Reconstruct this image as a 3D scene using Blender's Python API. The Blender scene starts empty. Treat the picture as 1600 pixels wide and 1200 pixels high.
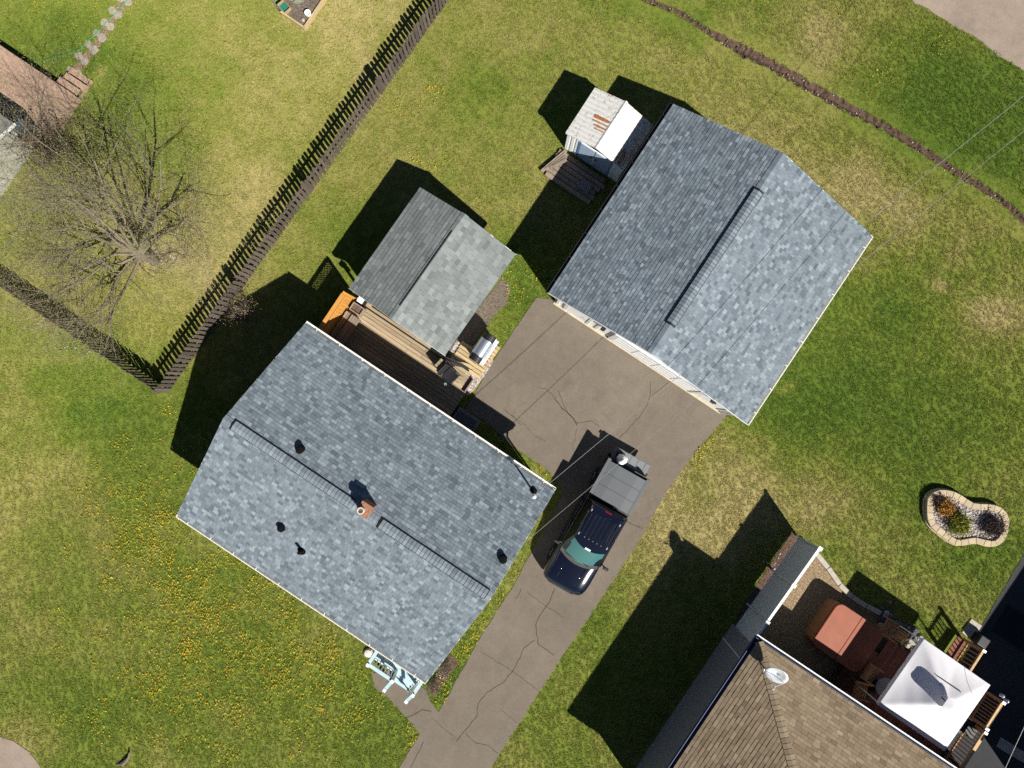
import bpy, bmesh, math, random
import numpy as np
from mathutils import Vector, Matrix

random.seed(7)
R = random.Random(11)
SC = bpy.context.scene
COL = SC.collection
rad = math.radians

# ------------------------------------------------------------------ camera, light, exposure
CAM_H = 27.5
cam_d = bpy.data.cameras.new("camera")
cam = bpy.data.objects.new("camera", cam_d)
COL.objects.link(cam)
cam.location = (0, 0, CAM_H)
cam.rotation_euler = (0, 0, 0)
cam_d.sensor_width = 36.0
cam_d.lens = 24.75
cam_d.clip_start = 0.1
cam_d.clip_end = 3000
SC.camera = cam

SUN_EL = 45.0
SUN_DIR = Vector((0.566 * math.cos(rad(SUN_EL)), -0.824 * math.cos(rad(SUN_EL)), math.sin(rad(SUN_EL)))).normalized()
world = bpy.data.worlds.new("World")
SC.world = world
world.use_nodes = True
wn = world.node_tree.nodes
wl = world.node_tree.links
sky = wn.new("ShaderNodeTexSky")
sky.sky_type = 'NISHITA'
sky.sun_disc = False
sky.sun_elevation = rad(SUN_EL)
sky.sun_rotation = math.atan2(SUN_DIR.x, SUN_DIR.y)
sky.altitude = 1500
sky.air_density = 0.7
sky.dust_density = 0.0
sky.ozone_density = 1.6
wl.new(sky.outputs[0], wn["Background"].inputs[0])
wn["Background"].inputs[1].default_value = 0.05

sun_d = bpy.data.lights.new("sun", 'SUN')
sun_d.energy = 5.0
sun_d.angle = rad(0.5)
sun_d.color = (1.0, 0.965, 0.90)
sun = bpy.data.objects.new("sun", sun_d)
COL.objects.link(sun)
sun.rotation_euler = SUN_DIR.to_track_quat('Z', 'Y').to_euler()
sun.location = (20, -30, 40)

SC.view_settings.view_transform = 'Standard'
SC.view_settings.look = 'None'
SC.view_settings.exposure = 0.75
SC.view_settings.gamma = 1.0
SC.view_settings.use_curve_mapping = False
try:
    SC.cycles.max_bounces = 6
    SC.cycles.diffuse_bounces = 3
    SC.cycles.use_denoising = False
except Exception:
    pass

# ------------------------------------------------------------------ coordinates
S = 40.0
def G(u, v):                      # ground coordinate (40 to the metre, photo frame) -> world xy
    return ((u - 800.0) / S, (600.0 - v) / S)
def P(u, v, h=0.0):               # point of the photo known to stand h metres above the ground
    k = 1.0 - h / CAM_H
    return ((u - 800.0) / S * k, (600.0 - v) / S * k)
ANG = rad(-33.8)                  # the whole plot shares one building grid
EX = Vector((math.cos(ANG), math.sin(ANG), 0))
GY = Vector((-math.sin(ANG), math.cos(ANG), 0))

# ------------------------------------------------------------------ object helpers
def tag(o, label=None, cat=None, group=None, kind=None):
    if label: o["label"] = label
    if cat: o["category"] = cat
    if group: o["group"] = group
    if kind: o["kind"] = kind
    return o

def empty(name, loc=(0, 0, 0), rz=0.0, label=None, cat=None, group=None):
    o = bpy.data.objects.new(name, None)
    COL.objects.link(o)
    o.location = (loc[0], loc[1], loc[2] if len(loc) > 2 else 0.0)
    o.rotation_euler = (0, 0, rz)
    o.empty_display_size = 0.2
    return tag(o, label, cat, group)

class MB:
    def __init__(self):
        self.v = []; self.f = []; self.m = []; self.t = []
        self.cm = 0; self.ct = 0.5
    def add(self, vs, fs):
        n = len(self.v)
        self.v.extend([tuple(p) for p in vs])
        for f in fs:
            self.f.append([i + n for i in f]); self.m.append(self.cm); self.t.append(self.ct)
        return self
    def box(self, c, s, M=None):
        hx, hy, hz = s[0] / 2, s[1] / 2, s[2] / 2
        pts = [Vector((x, y, z)) for z in (-hz, hz) for x, y in ((-hx, -hy), (hx, -hy), (hx, hy), (-hx, hy))]
        c = Vector(c)
        if M is not None: pts = [M @ p for p in pts]
        pts = [p + c for p in pts]
        return self.add(pts, [(3, 2, 1, 0), (4, 5, 6, 7), (0, 1, 5, 4), (1, 2, 6, 5), (2, 3, 7, 6), (3, 0, 4, 7)])
    def bx(self, x0, x1, y0, y1, z0, z1):
        return self.box(((x0 + x1) / 2, (y0 + y1) / 2, (z0 + z1) / 2), (x1 - x0, y1 - y0, z1 - z0))
    def beam(self, a, b, w, h):       # box from a to b, width w sideways, h upward (centred)
        a = Vector(a); b = Vector(b); d = b - a; L = d.length
        x = d.normalized(); up = Vector((0, 0, 1))
        if abs(x.z) > 0.98: up = Vector((0, 1, 0))
        y = up.cross(x).normalized(); z = x.cross(y)
        M = Matrix((x, y, z)).transposed()
        return self.box((a + b) / 2, (L, w, h), M)
    def prism(self, poly, z0, z1):
        n = len(poly)
        A = sum(poly[i][0] * poly[(i + 1) % n][1] - poly[(i + 1) % n][0] * poly[i][1] for i in range(n))
        if A < 0: poly = poly[::-1]
        vs = [(p[0], p[1], z0) for p in poly] + [(p[0], p[1], z1) for p in poly]
        fs = [tuple(range(n - 1, -1, -1)), tuple(range(n, 2 * n))]
        fs += [(i, (i + 1) % n, (i + 1) % n + n, i + n) for i in range(n)]
        return self.add(vs, fs)
    def tube(self, pts, r, n=6, caps=True):
        pts = [Vector(p) for p in pts]
        rs = r if isinstance(r, (list, tuple)) else [r] * len(pts)
        vs = []; fs = []
        px = None
        for i, p in enumerate(pts):
            d = (pts[min(i + 1, len(pts) - 1)] - pts[max(i - 1, 0)])
            if d.length < 1e-9: d = Vector((0, 0, 1))
            d.normalize()
            if px is None:
                px = d.orthogonal().normalized()
            px = (px - d * px.dot(d))
            if px.length < 1e-6: px = d.orthogonal()
            px.normalize()
            py = d.cross(px)
            for k in range(n):
                a = 2 * math.pi * k / n
                vs.append(p + (px * math.cos(a) + py * math.sin(a)) * rs[i])
        for i in range(len(pts) - 1):
            for k in range(n):
                fs.append((i * n + k, i * n + (k + 1) % n, (i + 1) * n + (k + 1) % n, (i + 1) * n + k))
        if caps:
            fs.append(tuple(range(n - 1, -1, -1)))
            fs.append(tuple(range((len(pts) - 1) * n, len(pts) * n)))
        return self.add(vs, fs)
    def lathe(self, c, prof, n=14):   # prof: (radius, z)
        vs = []; fs = []
        for r, z in prof:
            for k in range(n):
                a = 2 * math.pi * k / n
                vs.append((c[0] + r * math.cos(a), c[1] + r * math.sin(a), c[2] + z))
        for i in range(len(prof) - 1):
            for k in range(n):
                fs.append((i * n + k, i * n + (k + 1) % n, (i + 1) * n + (k + 1) % n, (i + 1) * n + k))
        fs.append(tuple(range(n - 1, -1, -1)))
        fs.append(tuple(range((len(prof) - 1) * n, len(prof) * n)))
        return self.add(vs, fs)
    def loft(self, rings, caps=True):
        n = len(rings[0]); vs = [p for r in rings for p in r]; fs = []
        for i in range(len(rings) - 1):
            for k in range(n):
                fs.append((i * n + k, i * n + (k + 1) % n, (i + 1) * n + (k + 1) % n, (i + 1) * n + k))
        if caps:
            fs.append(tuple(range(n - 1, -1, -1)))
            fs.append(tuple(range((len(rings) - 1) * n, len(rings) * n)))
        return self.add(vs, fs)
    def mesh(self, name, mats, bevel=0.0, smooth=False, segs=2, fixn=True):
        me = bpy.data.meshes.new(name)
        me.from_pydata(self.v, [], self.f)
        if not isinstance(mats, (list, tuple)): mats = [mats]
        for m in mats: me.materials.append(m)
        me.polygons.foreach_set("material_index", self.m)
        a = me.attributes.new("tone", 'FLOAT', 'FACE')
        a.data.foreach_set("value", self.t)
        if fixn or bevel > 0:
            bm = bmesh.new(); bm.from_mesh(me)
            if fixn: bmesh.ops.recalc_face_normals(bm, faces=bm.faces)
            if bevel > 0:
                es = [e for e in bm.edges if len(e.link_faces) == 2 and e.calc_face_angle(0) > 0.6]
                bmesh.ops.bevel(bm, geom=es, offset=bevel, segments=segs, affect='EDGES', profile=0.6, clamp_overlap=True)
            bm.to_mesh(me); bm.free()
        if smooth:
            me.polygons.foreach_set("use_smooth", [True] * len(me.polygons))
        return me
    def build(self, name, mats, parent=None, bevel=0.0, smooth=False, segs=2, fixn=True, kind=None, label=None):
        me = self.mesh(name, mats, bevel, smooth, segs, fixn)
        return link(name, me, parent, kind=kind, label=label)

def link(name, me, parent=None, M=None, kind=None, label=None):
    o = bpy.data.objects.new(name, me)
    COL.objects.link(o)
    if parent: o.parent = parent
    if M is not None: o.matrix_local = M
    if kind: o["kind"] = kind
    if label: o["label"] = label
    return o

def kids(o):
    return [c for c in bpy.data.objects if c.parent == o]

def dup(root, loc, rz, label, group=None):
    r = root.copy(); COL.objects.link(r); r.location = loc; r.rotation_euler = (0, 0, rz)
    r["label"] = label
    if group: r["group"] = group
    for ch in kids(root):
        c = ch.copy(); COL.objects.link(c); c.parent = r
        for g in kids(ch):
            d = g.copy(); COL.objects.link(d); d.parent = c
    return r

# ------------------------------------------------------------------ materials
class NT:
    def __init__(self, name):
        self.m = bpy.data.materials.new(name); self.m.use_nodes = True
        self.t = self.m.node_tree; self.n = self.t.nodes; self.l = self.t.links
        self.b = self.n["Principled BSDF"]
    def node(self, t, **k):
        x = self.n.new(t)
        for a, b in k.items(): setattr(x, a, b)
        return x
    def link(self, a, b): self.l.new(a, b)
    def noise(self, scale, detail=3, rough=0.6, vec=None, dist=0.0):
        x = self.node("ShaderNodeTexNoise"); x.inputs["Scale"].default_value = scale
        x.inputs["Detail"].default_value = detail; x.inputs["Roughness"].default_value = rough
        x.inputs["Distortion"].default_value = dist
        if vec: self.link(vec, x.inputs["Vector"])
        return x.outputs["Fac"]
    def pos(self): return self.node("ShaderNodeNewGeometry").outputs["Position"]
    def obj(self): return self.node("ShaderNodeTexCoord").outputs["Object"]
    def math(self, op, a, b=0.5, c=None, clamp=False):
        x = self.node("ShaderNodeMath", operation=op); x.use_clamp = clamp
        for i, q in enumerate((a, b, c)):
            if q is None: continue
            if isinstance(q, (int, float)): x.inputs[i].default_value = q
            else: self.link(q, x.inputs[i])
        return x.outputs[0]
    def rng(self, a, f0, f1, t0, t1):
        x = self.node("ShaderNodeMapRange")
        self.link(a, x.inputs[0])
        for i, q in enumerate((f0, f1, t0, t1)): x.inputs[i + 1].default_value = q
        return x.outputs[0]
    def ramp(self, fac, stops, interp='LINEAR'):
        x = self.node("ShaderNodeValToRGB"); cr = x.color_ramp; cr.interpolation = interp
        while len(cr.elements) < len(stops): cr.elements.new(0.5)
        for e, (p, c) in zip(cr.elements, stops):
            e.position = p; e.color = (*c, 1)
        self.link(fac, x.inputs[0])
        return x.outputs[0]
    def mix(self, fac, a, b, blend='MIX'):
        x = self.node("ShaderNodeMix", data_type='RGBA', blend_type=blend)
        for i, q in ((0, fac), (6, a), (7, b)):
            if isinstance(q, (int, float)): x.inputs[i].default_value = q
            elif isinstance(q, (tuple, list)): x.inputs[i].default_value = (*q, 1)
            else: self.link(q, x.inputs[i])
        return x.outputs[2]
    def mulv(self, col, val):          # colour times scalar
        x = self.node("ShaderNodeVectorMath", operation='SCALE')
        if isinstance(col, (tuple, list)): x.inputs[0].default_value = col
        else: self.link(col, x.inputs[0])
        if isinstance(val, (int, float)): x.inputs["Scale"].default_value = val
        else: self.link(val, x.inputs["Scale"])
        return x.outputs[0]
    def attr(self, name, kind='GEOMETRY'):
        x = self.node("ShaderNodeAttribute"); x.attribute_type = kind; x.attribute_name = name
        return x
    def bump(self, h, strength=0.3, dist=0.02):
        x = self.node("ShaderNodeBump"); x.inputs["Strength"].default_value = strength
        x.inputs["Distance"].default_value = dist
        self.link(h, x.inputs["Height"]); self.link(x.outputs[0], self.b.inputs["Normal"])
    def out(self, col, rough=0.8, metal=0.0, spec=0.3):
        if isinstance(col, (tuple, list)): self.b.inputs["Base Color"].default_value = (*col, 1)
        else: self.link(col, self.b.inputs["Base Color"])
        if isinstance(rough, (int, float)): self.b.inputs["Roughness"].default_value = rough
        else: self.link(rough, self.b.inputs["Roughness"])
        self.b.inputs["Metallic"].default_value = metal
        self.b.inputs["Specular IOR Level"].default_value = spec
        return self.m

def plain(name, col, rough=0.7, metal=0.0, var=0.15, scale=6.0, bump=0.0, objvar=0.0, spec=0.3, fine=0.0, fscale=80):
    t = NT(name)
    p = t.obj()
    f = t.rng(t.noise(scale, 4, 0.65, p), 0.3, 0.7, 1 - var, 1 + var)
    if fine > 0:
        f = t.math('MULTIPLY', f, t.rng(t.noise(fscale, 2, 0.7, p), 0.3, 0.7, 1 - fine, 1 + fine))
    if objvar > 0:
        oi = t.node("ShaderNodeObjectInfo").outputs["Random"]
        f = t.math('MULTIPLY', f, t.rng(oi, 0, 1, 1 - objvar, 1 + objvar))
    if bump > 0: t.bump(t.noise(scale * 6, 4, 0.6, p), bump, 0.01)
    return t.out(t.mulv(col, f), rough, metal, spec)

def wood(name, col, along=0, var=0.3, objvar=0.2, rough=0.8):
    t = NT(name)
    mp = t.node("ShaderNodeMapping")
    sc = [26.0, 26.0, 26.0]; sc[along] = 1.3
    mp.inputs["Scale"].default_value = sc
    oi = t.node("ShaderNodeObjectInfo")
    t.link(t.obj(), mp.inputs["Vector"])
    cmb = t.node("ShaderNodeCombineXYZ")
    for i in range(3): t.link(t.math('MULTIPLY', oi.outputs["Random"], 37.0 + 11 * i), cmb.inputs[i])
    t.link(cmb.outputs[0], mp.inputs["Location"])
    g = t.noise(1.0, 4, 0.7, mp.outputs[0], 0.4)
    f = t.rng(g, 0.3, 0.7, 1 - var, 1 + var)
    f = t.math('MULTIPLY', f, t.rng(oi.outputs["Random"], 0, 1, 1 - objvar, 1 + objvar))
    t.bump(g, 0.25, 0.006)
    return t.out(t.mulv(col, f), rough, 0, 0.25)

def shingle_mat(name, stops, fine=0.22):
    t = NT(name)
    tone = t.attr("tone").outputs["Fac"]
    p = t.pos()
    c = t.ramp(tone, stops)
    f = t.rng(t.noise(55, 3, 0.75, p), 0.3, 0.7, 1 - fine, 1 + fine)
    w = t.rng(t.noise(0.8, 4, 0.6, p), 0.3, 0.7, 0.93, 1.07)
    t.bump(t.noise(160, 2, 0.6, p), 0.35, 0.004)
    return t.out(t.mulv(c, t.math('MULTIPLY', f, w)), 0.93, 0, 0.18)

M_SHB = shingle_mat("blue_grey_shingle", [(0, (0.080, 0.098, 0.113)), (0.35, (0.120, 0.144, 0.164)), (0.65, (0.155, 0.183, 0.205)), (1, (0.220, 0.254, 0.279))])
M_SHG = shingle_mat("grey_green_shingle", [(0, (0.115, 0.126, 0.122)), (0.5, (0.16, 0.172, 0.166)), (1, (0.215, 0.229, 0.222))])
M_SHT = shingle_mat("brown_shingle", [(0, (0.12, 0.087, 0.055)), (0.5, (0.20, 0.150, 0.096)), (1, (0.285, 0.22, 0.145))])
M_SHP = shingle_mat("pale_shingle", [(0, (0.15, 0.15, 0.135)), (1, (0.25, 0.25, 0.225))])
M_DECKROOF = plain("roof_underlay", (0.05, 0.055, 0.06), 0.9)
M_WHITE = plain("white_painted_metal", (0.70, 0.69, 0.64), 0.45, var=0.06)
M_SIDING = plain("white_siding", (0.84, 0.84, 0.82), 0.6, var=0.06)
M_GREYSIDE = plain("grey_siding", (0.20, 0.21, 0.22), 0.6, var=0.08)
M_GREYSIDE2 = plain("mid_grey_siding", (0.17, 0.17, 0.175), 0.6, var=0.06)
M_PALESIDE = plain("pale_beige_siding", (0.34, 0.335, 0.28), 0.8, var=0.12, fine=0.15)
M_CREAM = plain("cream_concrete", (0.42, 0.36, 0.25), 0.9, var=0.15, fine=0.15)
M_BLACK = plain("black_plastic", (0.012, 0.012, 0.013), 0.5)
M_BLACKR = plain("matt_black_flashing", (0.006, 0.006, 0.007), 0.95, spec=0.05)
M_BLACKM = plain("black_metal", (0.016, 0.016, 0.018), 0.4, 0.0)
M_DARKGUT = plain("dark_blue_gutter", (0.02, 0.035, 0.09), 0.4)
M_BRICK = plain("orange_brick", (0.26, 0.12, 0.07), 0.9, var=0.3, scale=14, fine=0.2)
M_CLAY = plain("pale_clay", (0.55, 0.50, 0.43), 0.85, var=0.12)
M_MORTAR = plain("mortar", (0.33, 0.27, 0.22), 0.95)
M_DKDECK = wood("weathered_tan_deck", (0.30, 0.23, 0.145), 0)
M_BENCHW = wood("weathered_grey_brown_wood", (0.21, 0.165, 0.125), 1)
M_ORANGE = wood("orange_stained_wood", (0.50, 0.235, 0.05), 2, 0.2, 0.12)
M_PALLET = wood("pale_new_wood", (0.40, 0.30, 0.16), 0)
M_TANDECK = wood("tan_composite_deck", (0.36, 0.24, 0.17), 0, 0.14, 0.08)
M_REDDECK = wood("red_brown_stained_deck", (0.16, 0.06, 0.038), 1)
M_FENCE = wood("weathered_fence_wood", (0.092, 0.073, 0.058), 2, 0.25, 0.25)
M_CHAIR = wood("oiled_chair_wood", (0.36, 0.185, 0.085), 0, 0.2, 0.15)
M_RAILW = wood("honey_railing_wood", (0.48, 0.32, 0.17), 1, 0.2, 0.1)
M_BARK = plain("grey_brown_bark", (0.135, 0.11, 0.088), 0.95, var=0.3, scale=14, bump=0.6)
M_TWIG = plain("twig_bark", (0.155, 0.130, 0.088), 0.95, var=0.25, scale=3)
M_BUD = plain("olive_buds", (0.20, 0.18, 0.075), 0.8, var=0.4, scale=3)
M_BUDR = plain("purple_brown_leaves", (0.10, 0.055, 0.05), 0.8, var=0.35, scale=9)
M_DRYLEAF = plain("dry_brown_leaves", (0.16, 0.115, 0.08), 0.9, var=0.4, scale=9)
M_STEEL = plain("brushed_steel", (0.62, 0.66, 0.70), 0.28, 0.85, var=0.05)
M_SILVER = plain("silver_plastic", (0.55, 0.57, 0.58), 0.4, 0.2)
M_CABLE = plain("grey_cable", (0.20, 0.20, 0.19), 0.6)
M_CABLEL = plain("pale_cable", (0.45, 0.44, 0.40), 0.6)
M_PORCH = plain("pale_blue_paint", (0.36, 0.475, 0.50), 0.5, var=0.06)
M_CONC = plain("pale_concrete", (0.36, 0.32, 0.27), 0.9, var=0.15, fine=0.15)
M_GREYC = plain("grey_concrete", (0.16, 0.16, 0.16), 0.9, var=0.15, fine=0.12)  # plain mid-grey concrete, darker than the pale mix
M_CANVAS = plain("white_canvas", (0.74, 0.72, 0.74), 0.85, var=0.03, scale=3, bump=0.08)
_t = M_CANVAS.node_tree
_tr = _t.nodes.new("ShaderNodeBsdfTranslucent"); _tr.inputs[0].default_value = (0.80, 0.76, 0.82, 1)
_mx = _t.nodes.new("ShaderNodeMixShader"); _mx.inputs[0].default_value = 0.22
_o = _t.nodes["Material Output"]
_t.links.new(_t.nodes["Principled BSDF"].outputs[0], _mx.inputs[1]); _t.links.new(_tr.outputs[0], _mx.inputs[2]); _t.links.new(_mx.outputs[0], _o.inputs[0])
M_TUBTOP = plain("terracotta_vinyl", (0.245, 0.068, 0.030), 0.6, var=0.12, scale=3)
M_TUBSIDE = wood("cedar_side_panel", (0.22, 0.10, 0.045), 2, 0.2, 0.1)
M_VINYL = plain("pale_grey_fence_board", (0.42, 0.45, 0.47), 0.55, var=0.06)
M_SOIL = plain("bare_brown_soil", (0.105, 0.068, 0.048), 0.97, var=0.4, scale=7, bump=0.8, fine=0.35, fscale=30)
M_STONE = plain("pale_field_stone", (0.36, 0.31, 0.26), 0.9, var=0.3, scale=9, objvar=0.2, bump=0.4)
M_PATH = plain("path_stone", (0.29, 0.25, 0.195), 0.9, var=0.25, scale=9, objvar=0.15, bump=0.3)
M_PEBW = plain("white_pebble", (0.62, 0.56, 0.51), 0.8, var=0.3, scale=11, objvar=0.2)
M_PEBD = plain("dark_pebble", (0.07, 0.07, 0.075), 0.8, var=0.4, scale=9)
M_BLOCK = plain("tan_concrete_block", (0.40, 0.32, 0.21), 0.9, var=0.12, scale=9, objvar=0.1, fine=0.12)
M_PAINT = NT("navy_black_car_paint")
M_PAINT.b.inputs["Coat Weight"].default_value = 1.0
M_PAINT.b.inputs["Coat Roughness"].default_value = 0.06
M_PAINT = M_PAINT.out((0.0035, 0.0048, 0.012), 0.16, 0.0, 0.35)
M_GLASS = NT("tinted_teal_glass").out((0.05, 0.135, 0.135), 0.06, 0.0, 0.5)
M_GLASSD = NT("dark_privacy_glass").out((0.004, 0.006, 0.007), 0.3, 0.0, 0.12)
M_COWL = plain("cowl_plastic", (0.055, 0.052, 0.05), 0.8)
M_TONNEAU = plain("grey_tonneau_vinyl", (0.080, 0.087, 0.092), 0.5, var=0.05, spec=0.4)
M_GREYMETAL = plain("bed_liner_grey", (0.15, 0.16, 0.165), 0.6, var=0.12)
M_RUBBER = plain("tyre_rubber", (0.012, 0.012, 0.012), 0.9)
M_LAMP = NT("lamp_glass").out((0.10, 0.10, 0.10), 0.1, 0.0, 0.4)
M_REDLAMP = NT("red_lamp_glass").out((0.25, 0.01, 0.012), 0.15, 0.0, 0.5)
M_PLASTW = plain("white_plastic", (0.8, 0.8, 0.78), 0.4, var=0.03)
M_GREENH = plain("green_hose_rubber", (0.04, 0.24, 0.11), 0.5)
M_DARKMAT = plain("dark_violet_mat", (0.012, 0.0115, 0.015), 0.95)
M_MUD = plain("dull_green_tarp", (0.16, 0.165, 0.11), 0.7, var=0.2, scale=3, bump=0.5)
M_MAT = plain("grey_door_mat", (0.075, 0.08, 0.085), 0.9, var=0.2)

# corrugated metal with rust streaks
t = NT("rusty_white_metal")
p = t.obj()
mp = t.node("ShaderNodeMapping"); mp.inputs["Scale"].default_value = (1.1, 8.0, 4.0); t.link(p, mp.inputs["Vector"])
st = t.noise(1.0, 5, 0.7, mp.outputs[0])
blob = t.noise(0.85, 3, 0.5, p)
rust = t.math('MULTIPLY', t.rng(st, 0.52, 0.60, 0, 1), t.rng(blob, 0.54, 0.62, 0, 1), clamp=True)
sp = t.rng(t.noise(9, 4, 0.7, p), 0.54, 0.66, 0, 0.75)
sepo = t.node('ShaderNodeSeparateXYZ'); t.link(t.obj(), sepo.inputs[0])
low = t.rng(sepo.outputs[1], -1.55, -2.5, 0.0, 1.0)
dirt = t.math('MULTIPLY', low, t.rng(t.noise(5, 5, 0.75, p), 0.38, 0.62, 0.1, 1.0), clamp=True)
sp = t.math('MAXIMUM', sp, t.math('MULTIPLY', dirt, 0.9))
base = t.mix(sp, (0.62, 0.60, 0.565), (0.30, 0.215, 0.13))
M_RUSTY = t.out(t.mix(rust, base, (0.30, 0.11, 0.035)), 0.6, 0, 0.3)
M_RUST = plain("bare_rust", (0.33, 0.125, 0.04), 0.9, var=0.35, scale=12, fine=0.2)

# asphalt
def asphalt(name, c, stain=0.12):
    t = NT(name); p = t.pos()
    a = t.rng(t.noise(0.35, 5, 0.6, p), 0.3, 0.7, 1 - stain, 1 + stain)
    b = t.rng(t.noise(2.2, 5, 0.65, p), 0.3, 0.7, 0.92, 1.08)
    f = t.rng(t.noise(48, 3, 0.8, p), 0.25, 0.75, 0.70, 1.30)
    g = t.rng(t.noise(19, 2, 0.7, p), 0.3, 0.7, 0.90, 1.10)
    o = t.rng(t.noise(0.75, 4, 0.6, p, 0.8), 0.60, 0.74, 1.0, 0.84)        # oil and wear blotches
    w = t.rng(t.noise(1.3, 3, 0.6, p, 0.5), 0.62, 0.72, 1.0, 1.10)
    k = t.math('MULTIPLY', t.math('MULTIPLY', a, b), t.math('MULTIPLY', f, g))
    k = t.math('MULTIPLY', k, t.math('MULTIPLY', o, w))
    t.bump(t.noise(60, 3, 0.7, p), 0.35, 0.008)
    return t.out(t.mulv(c, k), 0.93, 0, 0.2)
M_ASPH = asphalt("faded_warm_asphalt", (0.143, 0.118, 0.091))
M_ROAD = asphalt("pale_road_asphalt", (0.235, 0.185, 0.145), 0.16)
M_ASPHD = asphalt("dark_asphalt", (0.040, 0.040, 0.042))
M_CRACK = plain("crack_filler", (0.05, 0.042, 0.035), 0.95)

def gravel_mat(name, c1, c2, sc=26):
    t = NT(name); p = t.pos()
    v = t.node("ShaderNodeTexVoronoi"); v.inputs["Scale"].default_value = sc; t.link(p, v.inputs["Vector"])
    sx = t.node("ShaderNodeSeparateColor"); t.link(v.outputs["Color"], sx.inputs[0])
    c = t.mix(sx.outputs[0], c1, c2)
    d = t.rng(v.outputs["Distance"], 0.1, 0.55, 1.12, 0.55)
    t.bump(t.math('MULTIPLY', v.outputs["Distance"], -1.0), 0.7, 0.02)
    return t.out(t.mulv(c, d), 0.9, 0, 0.2)
M_GRAVB = gravel_mat("brown_gravel", (0.13, 0.10, 0.075), (0.26, 0.205, 0.155))
M_GRAVT = gravel_mat("tan_gravel", (0.22, 0.15, 0.085), (0.44, 0.32, 0.19))
M_GRAVW = gravel_mat("white_gravel", (0.30, 0.24, 0.21), (0.66, 0.58, 0.53), 15)
M_GRAVP = gravel_mat("pinkish_gravel", (0.17, 0.13, 0.125), (0.52, 0.45, 0.43), 15)
M_GRAVM = gravel_mat("mulch", (0.07, 0.042, 0.03), (0.19, 0.12, 0.085), 22)

# ------------------------------------------------------------------ lawn colour field (where grass is lush, olive or dry)
_rng = np.random.default_rng(5)
_tab = [_rng.random((256, 256)) for _ in range(8)]
def vnoise(x, y, scale, k):
    X = x * scale + 1000.3; Y = y * scale + 1000.7
    xi = np.floor(X).astype(int); yi = np.floor(Y).astype(int)
    fx = X - xi; fy = Y - yi
    fx = fx * fx * (3 - 2 * fx); fy = fy * fy * (3 - 2 * fy)
    T = _tab[k % 8]
    a = T[xi % 256, yi % 256]; b = T[(xi + 1) % 256, yi % 256]; c = T[xi % 256, (yi + 1) % 256]; d = T[(xi + 1) % 256, (yi + 1) % 256]
    return (a * (1 - fx) + b * fx) * (1 - fy) + (c * (1 - fx) + d * fx) * fy
def fbm(x, y, scale, k, oct=4):
    s = 0; amp = 1; tot = 0
    for o in range(oct):
        s = s + amp * vnoise(x, y, scale * 2 ** o, k + o); tot += amp; amp *= 0.55
    return s / tot
BLOBS = [  # u, v, radius u, radius v, amount (+ dry, - lush)
 (560,60,150,120,.22),(180,330,220,150,.10),(250,440,140,90,.22),(380,330,70,110,.20),(470,170,120,90,.16),(1140,200,130,60,.34),(1070,100,90,60,.10),(1280,50,70,60,.42),
 (1340,290,80,60,.42),(1440,340,130,80,.26),(1170,770,130,80,.46),(1110,840,90,60,.40),(1310,800,150,70,.28),
 (1570,500,70,40,.38),(1010,900,40,150,.22),(40,720,180,160,.10),(720,230,100,60,.18),(1040,740,26,60,.48),(40,1150,90,40,.40),
 (1120,690,60,30,.2),(870,70,120,60,.12),(620,230,80,110,.20),(440,330,80,160,.16),(1240,130,60,40,.1),(1400,930,70,60,.22),
 (660,1150,30,50,.2),(1210,260,50,30,.3),(60,480,70,40,.18),(320,380,80,90,.14),(1480,940,50,40,.2),
 (80,60,120,80,-.30),(210,190,110,90,-.12),(1460,130,160,90,-.44),(1560,220,110,90,-.40),(1220,30,50,40,-.2),(1180,110,60,60,-.1),(1300,480,140,110,-.34),(1440,640,190,130,-.28),
 (1230,640,90,70,-.34),(120,560,120,70,-.34),(180,640,170,60,-.20),(400,1080,220,90,-.22),(600,1150,70,60,-.25),
 (820,440,40,70,-.42),(930,1010,40,160,-.18),(720,60,80,60,-.12),(1060,20,80,30,-.2),(1350,620,160,140,-.14),
 (300,900,130,120,-.06),(140,1130,70,40,-.35),(760,180,120,120,-.08),(1540,880,80,50,-.26),(1420,780,70,60,-.28),
 (250,402,44,13,.5),(110,560,60,10,.25),(1232,606,11,8,.7),(1470,448,13,10,.6),(1545,490,50,22,.4),(158,112,8,7,.6),(28,135,30,8,.3),(690,1000,60,160,-.30),(900,170,60,60,-.08),(380,60,100,60,-.10),(1090,760,26,60,-.18),
]
LUSH = np.array((0.082, 0.132, 0.016)); GREEN = np.array((0.142, 0.178, 0.026)); OLIVE = np.array((0.212, 0.208, 0.050)); TAN = np.array((0.318, 0.266, 0.104))
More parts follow.
